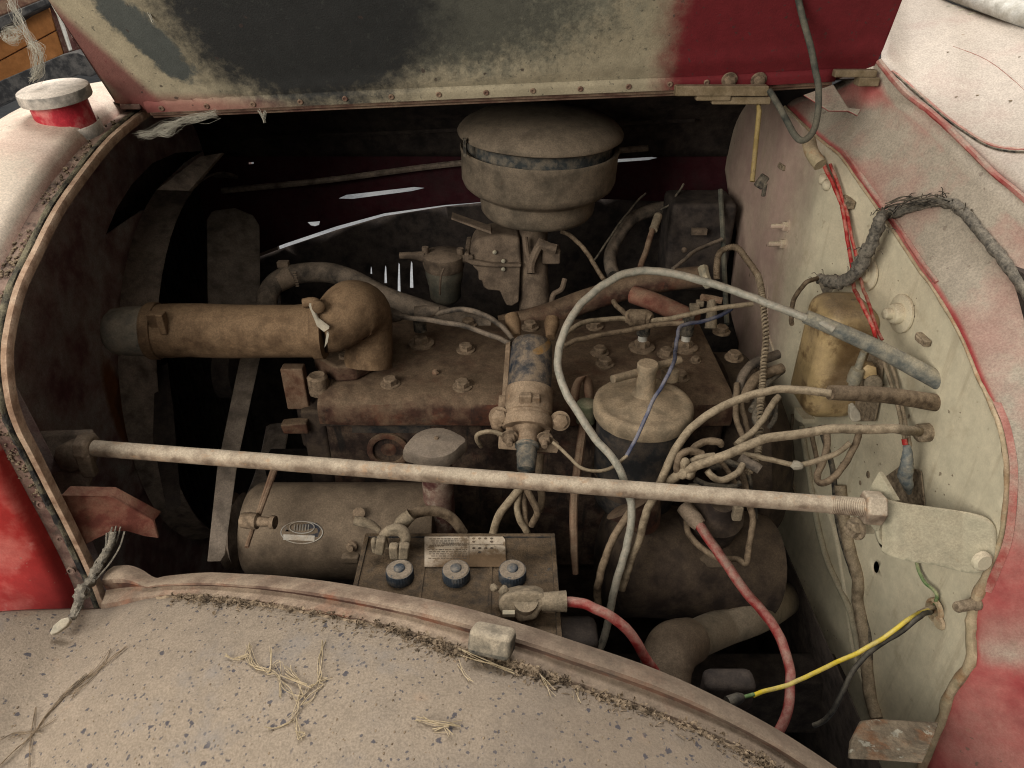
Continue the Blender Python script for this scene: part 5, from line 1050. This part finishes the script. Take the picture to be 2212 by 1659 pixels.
# harness lying down the firewall
hg = 'harness runs down the firewall'
for pts, r_, mt, lb_ in (([(3, 2, 450, 330), (3, 2, 480, 500), (3, 2, 505, 640), (3, 2, 545, 900), (3, 2, 590, 1150), (3, 2, 660, 1400), (3, 2, 760, 1620), (3, 3, 840, 420), (3, 3, 880, 600), (3, 3, 905, 740)], 9, 'bracket_cream', 'dusty cream tube running down the firewall'),
                         ([(3, 2, 520, 340), (3, 2, 560, 520), (3, 2, 600, 700)], 7, 'wire_brown', 'short brown harness run below the gold box'),
                         ([(3, 2, 600, 330), (3, 2, 690, 620), (3, 2, 720, 850), (3, 2, 740, 1060), (3, 2, 790, 1280), (3, 2, 880, 1560), (3, 3, 930, 400), (3, 3, 985, 620), (3, 3, 995, 800)], 8, 'wire_dark', 'dark harness run beside the cream tube'),
                         ([(3, 2, 760, 800), (3, 2, 790, 1060), (3, 2, 830, 1280), (3, 2, 900, 1540), (3, 3, 900, 350), (3, 3, 950, 600), (3, 3, 970, 850), (3, 3, 1000, 1100), (3, 3, 1050, 1270)], 16, 'wire_tan', 'wide dusty conduit running to the bottom of the firewall'),
                         ([(3, 2, 385, 240), (3, 2, 375, 420), (3, 2, 368, 620), (3, 2, 385, 790), (3, 2, 405, 860)], 4.5, 'wire_tan', 'thin tan wire straight down beside the wiring tangle')):
    p3 = [PF(*q(a, b, (x, y))[0], m(r_, .9) * .8) for a, b, x, y in pts]
    tag(obj('harness_run', MB().tube(p3, m(r_, .93), 12, 7, wob=.12), mt), lb_, 'harness', hg)
# armoured and spring cables
arm = zd(2, 1, [(1745, 690, 1.22), (1742, 620, 1.22), (1755, 510, 1.23), (1800, 455, 1.23), (1900, 440, 1.22), (1990, 545, 1.19), (2070, 660, 1.16)])
p3 = catmull([P(*p) for p in arm], 14); mb = MB(); rr = [m(7.5, 1.2) * (1.0 if i % 2 else .84) for i in range(len(p3))]
mb.tube(p3, rr, 10, 1, sharp=True); tag(obj('armoured_cable', mb, 'wire_brown'), 'ribbed brown armoured cable bent over beside the firewall', 'cable')
sprp = zd(2, 1, [(2070, 660, 1.155), (2095, 760, 1.14), (2112, 900, 1.12), (2132, 1150, 1.09), (2112, 1400, 1.06), (2100, 1600, 1.04)]) + zd(2, 2, [(2090, 150, 1.03), (2080, 400, 1.0), (2062, 580, .985), (1995, 700, .975)])
ctr = catmull([P(*p) for p in sprp], 20); hel = []; n = len(ctr); acc = 0
turns = 78; a = V((1, 0, 0))
for i in range(turns * 10):
    t = i / (turns * 10 - 1) * (n - 1); i0 = min(int(t), n - 2); c_ = ctr[i0].lerp(ctr[i0 + 1], t - i0); tg = (ctr[i0 + 1] - ctr[i0]).normalized()
    a = (a - tg * a.dot(tg)).normalized(); b = tg.cross(a); an = 2 * math.pi * i / 10
    hel.append(c_ + (a * math.cos(an) + b * math.sin(an)) * .0036)
mb = MB().tube(hel, .0019, 5, 1, sharp=True); tag(obj('spring_cable', mb, 'wire_tan'), 'long coiled spring wire hanging down from the armoured cable', 'spring')
# black loom by firewall
dk = 'dark wires bunched beside the firewall'
for pts, r_, mt, lb_ in ((zd(2, 1, [(1905, 1640, 1.07), (1915, 1560, 1.075), (1955, 1450, 1.08), (2050, 1345, 1.09), (2230, 1290, 1.10)]) , 11, 'rubber_dusty', 'outer thick dark wire curving down beside the spring'),
                     (zd(2, 1, [(1960, 1640, 1.05), (1990, 1560, 1.06), (2060, 1470, 1.07), (2160, 1420, 1.075), (2260, 1390, 1.08)]), 12, 'wire_brown', 'inner thick brown wire curving beside the spring'),
                     ([(1591, 829, 1.07), (1588, 865, 1.05), (1590, 900, 1.03), (1598, 928, 1.01), (1606, 948, .99)], 7, 'wire_brown', 'brown wire dropping from the dark curve to the knot'),
                     ([(1600, 862, 1.06), (1608, 900, 1.05), (1616, 935, 1.03), (1622, 960, 1.01)], 6, 'wire_brown', 'second wire dropping beside it behind the tan cable'),
                     ([(1682, 856, 1.0), (1664, 878, .995), (1652, 897, .99), (1638, 918, .985), (1620, 938, .98), (1604, 950, .975), (1590, 962, .97)], 7.5, 'wire_tan', 'taped wire slanting from the gold box to the knot')):
    cable('loom_wire', pts, r_, mt, lb_, 'wire', dk, wob=.15)
tg_ = 'knotted wire ends above the starter'
for pts, r_, mt, lb_ in (([(1464, 1022, .945), (1463, 996, .94), (1475, 980, .94), (1495, 976, .945), (1515, 982, .95)], 9, 'wire_brown', 'bent wire stub hooked over the knot'),
                     ([(1486, 980, .965), (1505, 962, .965), (1530, 953, .965), (1553, 956, .965), (1557, 962, .97)], 8.5, 'wire_brown', 'brown arc of wire above the knot'),
                     ([(1526, 1018, .95), (1535, 1028, .95), (1552, 1037, .95), (1575, 1034, .95), (1596, 1020, .955), (1606, 1003, .96)], 8, 'wire_tan', 'tan loop of wire hanging under the level cable'),
                     ([(1600, 988, .965), (1618, 1000, .96), (1640, 1015, .955)], 12, 'rubber_dusty', 'short dark tube end pointing at the spring'),
                     ([(1490, 1000, .945), (1510, 990, .945), (1540, 985, .95)], 8, 'wire_tan', 'tan wire tucked under the level cable'),
                     ([(1560, 1000, .97), (1575, 1020, .975), (1590, 1045, .98)], 6, 'wire_brown', 'thin wire crossing the hanging loop')):
    cable('wire_end', pts, r_, mt, lb_, 'wire', tg_, wob=.15)
for pts, r_, mt, lb_ in (([(1640, 880, 1.03), (1632, 905, 1.02), (1640, 930, 1.01), (1630, 965, 1.0)], 9, 'wire_dark', 'dark frayed loom stub beside the spring'),
                     ([(1690, 800, 1.09), (1662, 822, 1.08), (1640, 850, 1.07), (1625, 885, 1.05)], 8, 'wire_dark', 'dark wire slanting under the gold box edge'),
                     ([(1520, 1000, .985), (1545, 1010, .985), (1575, 1000, .985), (1605, 1010, .985)], 8, 'wire_dark', 'dark wire lying behind the knot'),
                     ([(1500, 1035, .98), (1530, 1048, .98), (1575, 1052, .98), (1600, 1042, .98)], 7, 'wire_dark', 'dark wire sagging just above the rod'),
                     ([(1610, 955, 1.01), (1612, 1000, 1.01), (1620, 1050, 1.01), (1632, 1120, 1.02)], 6, 'wire_dark', 'dark wire hanging straight behind the rod'),
                     ([(1655, 905, 1.02), (1668, 890, 1.015), (1676, 872, 1.01), (1674, 905, 1.01), (1660, 925, 1.015)], 6, 'wire_dark', 'small dark hooked wire at the gold box corner')):
    cable('wire_end', pts, r_, mt, lb_, 'wire', tg_, wob=.2)
kn = MB()
for x, y, s_ in ((1478, 1003, .008), (1483, 1015, .0075), (1476, 1024, .0065), (1490, 1024, .007), (1497, 1012, .006)): kn.sphere(P(x, y, .94), s_, 10, (1, 1, 1.2))
tag(obj('wire_knot', kn.jitter(.002, 110), 'wire_tan'), 'lumpy knot of taped wire on the level tan cable', 'knot')
cable('starter_wire', zd(2, 2, [(1950, 640, 1.0), (1960, 760, 1.0), (1985, 900, 1.0), (2030, 1060, 1.0), (2020, 1200, 1.0), (1995, 1330, 1.0), (1975, 1425, 1.0), (1900, 1392, 1.01), (1740, 1370, 1.02), (1610, 1280, 1.03), (1525, 1180, 1.04), (1505, 1080, 1.05)]), 7.5, 'wire_brown', 'brown wire looping down and back up to the starter switch', 'wire')
# small lower right cluster: starter with switch
stt = thing('starter', 'large dark starter drum low beside the firewall', 'starter', P(1480, 1320, 1.08))
obj('drum', MB().lathe(P(1330, 1205, 1.12), P(1660, 1225, 1.16) - P(1330, 1205, 1.12), [(.05, -.02), (.075, -.01), (.083, .0), (.085, .02), (.085, .20), (.08, .235), (.05, .24)], 40), 'block_dark', stt)
obj('switch', MB().lathe(P(1545, 1105, 1.06), (.1, -.35, 1), [(.040, -.05), (.042, -.04), (.042, .0), (.032, .006), (.02, .02), (.018, .03)], 28), 'block_dark', stt)
obj('switch_lug', MB().box(P(1503, 1063, 1.03), .024, .014, .022).box(P(1550, 1068, 1.03), .03, .014, .014).box(P(1593, 1106, 1.03), .014, .012, .026), 'clamp', stt, bevel=.003)
obj('terminal', MB().tube([P(1478, 1095, 1.05), P(1500, 1122, 1.035), P(1512, 1135, 1.03)], [.012, .012, .010], 12), 'lug', stt)
obj('plate', MB().prism([P(x, y, 1.055) for x, y in q(2, 2, (1520, 1380), (1560, 1440), (1700, 1465), (1830, 1460), (1760, 1380))], (0, .01, .004)), 'generator', stt, bevel=.003)
obj('filter_pedestal', MB().tube([P(1370, 1085, 1.04), P(1385, 1110, 1.04), P(1400, 1135, 1.05)], [.045, .03, .018], 18), 'engine_iron', stt)
obj('bell_housing', MB().lathe(V((.36, 1.08, .92)), (1, 0, 0), [(.16, -.02), (.19, .0), (.19, .05), (.14, .1), (.1, .12)], 40), 'block_dark', stt)
# steering column and joint
sc_ = thing('steering_column', 'dusty cream steering column coming through the firewall to a joint', 'steering column', P(1500, 1480, .98))
obj('tube', MB().tube([PF(1712, 1284, -.03), P(1640, 1322, 1.13), P(1560, 1355, 1.08), P(1475, 1392, 1.02)], [.030, .029, .027, .026], 28), 'column_paint', sc_)
obj('joint', MB().tube([P(1492, 1383, 1.03), P(1455, 1400, 1.0), P(1440, 1440, .985), P(1445, 1500, .975)], [.031, .036, .035, .028], 24), 'generator', sc_)
obj('column_flange', MB().lathe(PF(1712, 1290, .006), (-1, -.3, -.1), [(.038, 0), (.036, .004), (.031, .006)], 24), 'firewall_paint', sc_)
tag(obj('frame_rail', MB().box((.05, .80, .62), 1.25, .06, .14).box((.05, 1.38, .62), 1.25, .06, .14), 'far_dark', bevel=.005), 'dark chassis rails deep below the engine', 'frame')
tag(obj('light_block_tray', MB().box((-.02, 1.08, .33), 1.3, 1.15, .02), 'far_dark'), 'dark tray added under the engine to block light from the floor', 'tray')  # added sheet, shuts out the bright floor below the engine
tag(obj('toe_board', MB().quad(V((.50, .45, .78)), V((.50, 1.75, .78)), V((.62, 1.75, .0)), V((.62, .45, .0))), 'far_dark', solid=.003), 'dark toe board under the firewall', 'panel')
mb = MB().box(P(1570, 1490, .86), .06, .03, .05)
tag(obj('engine_mount', MB().box(P(1240, 1390, .98), .06, .05, .06), 'far_dark', bevel=.01), 'dark mount lump in the shadow beside the battery corner', 'casting')
tag(obj('steering_box', mb, 'far_dark', bevel=.01), 'dark steering box in the shadow behind the fender lip', 'casting')
# yellow, black and green wires at the lower firewall grommet
gh = dof(PF(2015, 1315, .004))
yw = cable('yellow_wire', [(2018, 1312, gh)] + [(2006, 1317, gh - .01)] + zd(3, 3, [(1300, 490, .90), (1100, 640, .895), (900, 750, .885), (650, 860, .87), (420, 960, .85), (300, 1010, .84), (70, 1082, .82)]), 5.2, 'yellow_wire', 'bright yellow wire from the firewall grommet to a black connector', 'wire', wob=0, seg=14)
obj('dusty_end', MB().tube([P(2020, 1311, gh), P(2004, 1316, gh - .012), P(1985, 1325, gh - .02)], m(6.2, .92), 12), 'wire_tan', yw)
obj('green_end', MB().tube([P(1628, 1500, .82), P(1602, 1507, .812)], m(4.2, .82), 10), 'green_wire', yw)
obj('connector', MB().tube([P(1604, 1506, .813), P(1592, 1509, .81), P(1570, 1516, .805)], [m(8, .81), m(13, .81), m(12, .81)], 12).jitter(.001, 100), 'black_wire', yw)
cable('black_wire', [(2012, 1322, gh)] + zd(3, 3, [(1400, 460, .905), (1230, 590, .90), (1050, 705, .90), (900, 845, .90), (800, 1000, .905), (730, 1160, .91), (660, 1275, .92), (560, 1325, .93)]), 6, 'black_wire', 'black wire drooping under the yellow one down to the firewall foot', 'wire', wob=.03)
cable('green_wire', fwp(3, 2, [(1360, 1390), (1385, 1480), (1440, 1570), (1520, 1650)], .008) + [(2020, 1305, gh)], 4, 'green_wire', 'thin green wire slanting from the bracket to the grommet', 'wire', wob=.03)
tag(obj('grommet', MB().lathe(PF(2021, 1318, .001), (-1, -.1, 0), [(.0165, 0), (.0155, .004), (.012, .005), (.011, .0), (.0108, -.004)], 22).lathe(PF(2030, 1345, .002), (-1, -.2, 0), [(.010, 0), (.008, .003), (.002, .003)], 14), 'edge_worn'), 'worn round grommet low on the firewall', 'grommet')
# frayed cloth strip at the front corner
pts = zd(0, 2, [(900, 1170, .955), (860, 1300, .95), (790, 1420, .945), (740, 1520, .935), (650, 1640, .92)]) + zd(0, 3, [(640, 270, .905), (610, 380, .89), (575, 480, .875)])
fc_ = thing('frayed_cord', 'frayed pale cloth cord hanging over the front corner of the fender', 'cord', P(175, 1320, .89))
p3 = [P(*p) for p in pts]
mb = MB().tube(p3, [.004, .0045, .0055, .006, .0075, .0065, .006, .003], 10, 6, wob=.7)
for k in range(9):
    o_ = V((random.uniform(-.012, .012), random.uniform(-.01, .01), 0)); mb.tube([p + o_ * (1 if i < 3 else .4) + mnoise.noise_vector(p * 40 + o_ * 90) * .004 for i, p in enumerate(p3)], .0011, 5, 5)
obj('strands', mb, 'cloth', fc_)
mb = MB().prism([P(x, y, .86) for x, y in q(0, 3, (390, 590), (420, 530), (480, 480), (540, 465), (550, 500), (520, 540), (450, 590), (400, 610))], (0, .004, -.006))
obj('glue_pad', mb, 'white_bit', fc_, bevel=.002)

# ------------------------------------------------------------------ straw, litter and cobwebs
def fpt(px, py, h=.0015): return onbvh(FB, px, py, h)
def straw(name, lines, r_, label, mt='straw', cat='straw'):
    mb = MB()
    for ln in lines:
        pts = [fpt(x, y, .0012 + .004 * random.random()) for x, y in ln]; pts = [p for p in pts if p is not None]
        for rep_ in range(3):
            if len(pts) > 1: mb.tube([p + V((random.gauss(0, .0020), random.gauss(0, .0020), random.random() * .002)) for p in pts], [r_ * random.uniform(.2, .6)] * len(pts), 5, 5, wob=.4, kink=.001)
    if mb.v: tag(obj(name, mb, mt), label, cat)
straw('straw_tuft', [q(1, 3, *l) for l in ([(-10, 690), (40, 850), (140, 900)], [(145, 905), (180, 870), (165, 730)], [(300, 915), (380, 960), (490, 1015)], [(490, 1010), (560, 980), (575, 820), (592, 650)], [(560, 985), (650, 958)], [(240, 940), (320, 1030), (405, 1110), (480, 1020)], [(405, 1110), (395, 1200), (345, 1290)], [(400, 1210), (380, 1300), (385, 1390), (408, 1440)], [(395, 1380), (438, 1400), (410, 1440)], [(150, 900), (240, 940), (270, 1090)], [(290, 860), (360, 920), (400, 1000), (430, 1110)], [(180, 880), (240, 840), (290, 920)], [(560, 985), (580, 1000), (500, 1100), (440, 1150)], [(370, 1290), (230, 1340), (160, 1340)])] + [q(0, 3, *l) for l in ([(1790, 770), (1870, 775), (1950, 768)], [(1985, 690), (1955, 760), (1990, 850), (2100, 900)], [(1870, 810), (1930, 790), (1960, 770)])], .0011, 'pale dry straw tuft with roots lying on the fender top')
straw('straw_wisp', [q(1, 3, *l) for l in ([(1345, 1282), (1480, 1308), (1670, 1315)], [(1350, 1290), (1500, 1318), (1640, 1322)], [(1460, 1372), (1600, 1342)], [(1580, 1340), (1600, 1400)])], .0010, 'short straw pieces lying alone on the middle of the fender')
straw('straw_stalk', [q(1, 3, *l) for l in ([(1560, 690), (1640, 720), (1800, 800), (1930, 860), (2085, 912)],)], .0012, 'long thin stalk lying beside the rubber buffer')
straw('grass_curl', [q(1, 3, (1668, 830), (1712, 930), (1765, 985))], .0008, 'thin curled grass blade below the rubber buffer')
straw('grass_curl', [q(2, 3, (590, 970), (640, 1050), (665, 1140))], .0008, 'curled grass blade hanging from the litter towards the fender')
straw('straw_bit', [q(2, 3, (380, 1005), (530, 985)), q(2, 3, (360, 930), (400, 1000), (455, 1080))], .0008, 'crossed straw bits in the litter past the buffer')
straw('dry_weed', [q(0, 3, *l) for l in ([(10, 1650), (120, 1520), (240, 1400), (500, 1090), (700, 930)], [(500, 1090), (640, 980), (780, 860), (870, 730)], [(80, 1412), (220, 1388), (330, 1370)], [(230, 1659), (255, 1400), (285, 1180)], [(240, 1400), (420, 1290)], [(300, 1340), (380, 1230), (500, 1085)], [(520, 1080), (650, 1020), (760, 900)], [(540, 1060), (700, 950), (900, 800), (990, 710)], [(600, 1010), (720, 900)], [(560, 1090), (600, 1060), (640, 1020)], [(0, 1440), (120, 1390), (260, 1370)])], .0009, 'brownish dry weed stem lying on the left of the fender', 'litter', 'weed')
mb = MB()
jr = j3[20:72]
mb.tube([p + V((0, -.002, -.001)) for p in jr], [.0035 + .0045 * max(0, mnoise.noise((i * .28 + 20 * .28, 2.3, 0)) + .15) for i in range(len(jr))], 10, 3, wob=.9, flat=.6)
tag(obj('dirt_ridge', mb.jitter(.0012, 260), 'litter'), 'ridge of brown dirt packed along the foot of the fender lip', kind='stuff')
def litter(name, label, spots, n, smax, fib):
    mb = MB()
    for i in range(n):
        k = random.uniform(spots[0], spots[1]); i0 = int(k); p = j3[min(i0, len(j3) - 1)].copy()
        dens = .12 + 1.5 * max(0, mnoise.noise((k * .28, 2.3, 0)) + .12)
        if random.random() > dens: continue
        w = abs(random.gauss(0, .0045 + .009 * max(0, mnoise.noise((k * .28, 2.3, 0)) + .2))); p += V((random.uniform(-.015, .015), -w + .002, .0015 + random.random() * .004))
        s_ = random.uniform(.0008, smax); rot = Matrix.Rotation(random.random() * 6, 3, V((random.random() - .5, random.random() - .5, random.random() - .5)).normalized())
        a, b = rot @ V((s_, 0, 0)), rot @ V((0, s_ * random.uniform(.3, .8), 0)); c_ = rot @ V((0, 0, s_ * .35))
        mb.add([p - a, p - b + c_, p + a, p + b + c_], [(0, 1, 2), (0, 2, 3)], False)
    for i in range(fib):
        k = random.uniform(spots[0], spots[1]); p = j3[min(int(k), len(j3) - 1)] + V((random.uniform(-.01, .01), -random.random() * .018, .003)); d = V((random.uniform(-1, 1), random.uniform(-.7, .5), random.uniform(-.1, .2))) * random.uniform(.004, .013)
        mb.tube([p, p + d * .5 + V((0, 0, .002)), p + d], .00045, 4, 3)
    tag(obj(name, mb, 'litter'), label, kind='stuff')
litter('leaf_litter', 'dry leaf and seed litter caught along the fender lip', (22, 70), 6500, .0036, 200)
mb = MB()
for i in range(420):                                         # paint flakes and crumbs on the dusty fender
    p = fpt(random.uniform(20, 1700), random.uniform(1330, 1655), .0)
    if p is None: continue
    s_ = random.uniform(.0005, .0013); mb.sphere(p, s_, 5, (1, random.uniform(.6, 1.5), .6))
tag(obj('fender_crumbs', mb, 'litter'), 'dark crumbs scattered over the dusty fender', kind='stuff')
mb = MB()
for i in range(260):
    x = random.uniform(1790, 2212); y = 300 + (x - 1790) * .75 + random.uniform(-120, 120); p = onbvh(LEDGE, x, y, 0)
    if p is None: continue
    mb.sphere(p, random.uniform(.0006, .0018), 5, (1, 1.4, .5))
for i in range(9):
    p = onbvh(CT, random.uniform(1930, 2212), random.uniform(40, 420), 0)
    if p is not None: mb.sphere(p, random.uniform(.0008, .002), 5, (2.2, .8, .4))
tag(obj('cowl_crumbs', mb, 'litter'), 'dirt crumbs lying on the cowl ledge', kind='stuff')
def web(name, paths, n, spread, r_, label):
    mb = MB()
    for path, d in paths:
        base = [P(x, y, d) for x, y in path]
        for k in range(n):
            o_ = mnoise.noise_vector((k * 3.7, 1, d)) * spread
            mb.tube([p + o_ * random.uniform(.2, 1.1) + mnoise.noise_vector(p * 60 + o_ * 300 + V((k, k, k))) * spread * .9 for p in base], r_ * random.uniform(.25, .8), 4, 5)
    tag(obj(name, mb, 'web'), label, 'cobweb')
web('hanging_cobweb', [([(24, 0), (30, 20), (42, 45), (62, 78), (72, 100), (78, 130), (76, 165)], .98), ([(40, 70), (28, 62), (12, 72), (14, 84), (30, 86), (42, 76)], .98), ([(64, 95), (84, 105), (90, 130), (84, 160), (70, 175)], .98)], 34, .010, .00028, 'thick dusty cobweb strand hanging beside the radiator cap')
web('lip_cobweb', [(q(0, 0, (1230, 1040), (1330, 1050), (1420, 960), (1560, 930), (1700, 900)), 1.06), (q(0, 0, (1110, 1070), (1200, 1060), (1300, 1000), (1420, 980)), 1.06)], 70, .010, .00022, 'dusty cobweb hanging under the corner of the open hood')
web('hinge_cobweb', [(q(0, 0, (2040, 880), (2070, 920), (2090, 965)), 1.09), (q(0, 0, (2100, 880), (2085, 930), (2085, 960)), 1.09)], 12, .004, .0005, 'small cobweb tuft hanging from the hood hinge')
web('hood_cobweb', [(q(0, 0, (1130, 0), (1165, 70), (1190, 130), (1210, 180)), .98)], 12, .003, .0006, 'cobweb thread stuck on the hood near its left patch')
web('edge_cobweb', [(q(0, 0, (395, 0), (460, 120), (545, 170)), 1.02), (q(0, 0, (580, 260), (660, 390), (760, 540)), 1.04)], 5, .002, .0005, 'cobweb threads along the front edge of the hood')

# ------------------------------------------------------------------ wagon beyond the truck
wg = thing('farm_wagon', 'orange wooden wagon with dark iron rail behind the radiator shell', 'wagon', V((-2.1, 3.0, 0)))
def z8(x, y): return (x * .125, y * .125)
def bgp(pts, y): return [PY(*z8(*p), y) for p in pts]
def board(pts, y, mt, name, th=.03): obj(name, MB().prism(bgp(pts, y), (0, th, 0)), mt, wg, bevel=.004)
board([(-900, 900), (-900, 300), (300, 330), (830, 110), (960, 520), (-200, 1150)], 3.0, 'wagon_wood', 'plank')
board([(-900, 1830), (-900, 930), (-190, 1160), (965, 535), (1095, 935)], 3.0, 'wagon_wood', 'plank')
board([(825, 60), (900, 40), (1210, 900), (1110, 950)], 2.97, 'wagon_post', 'post', .05)
board([(900, 60), (950, 60), (1215, 880), (1185, 900)], 2.95, 'pale_wood', 'post_edge', .02)
board([(-900, 1780), (1090, 935), (1330, 905), (1540, 990), (1720, 1240), (1560, 1330), (1340, 1300), (400, 1640), (-900, 2250)], 2.9, 'wagon_iron', 'rail', .12)
board([(-900, 620), (-100, 330), (560, 60), (860, -60), (860, 60), (300, 330), (0, 520), (-900, 900)], 2.9, 'wagon_iron', 'upper_rail', .1)
board([(-900, -300), (860, -300), (860, -60), (-900, 620)], 3.1, 'hinge', 'upper_side', .05)
board([(1130, 640), (1600, 640), (1720, 1240), (1330, 905), (1210, 880)], 3.4, 'wagon_post', 'box', .1)
board([(1060, 440), (1400, 440), (1400, 530), (1080, 530)], 3.45, 'pale_wood', 'white_board', .05)
board([(1090, 532), (1450, 532), (1500, 640), (1130, 640)], 3.45, 'tape_blue', 'grey_board', .05)
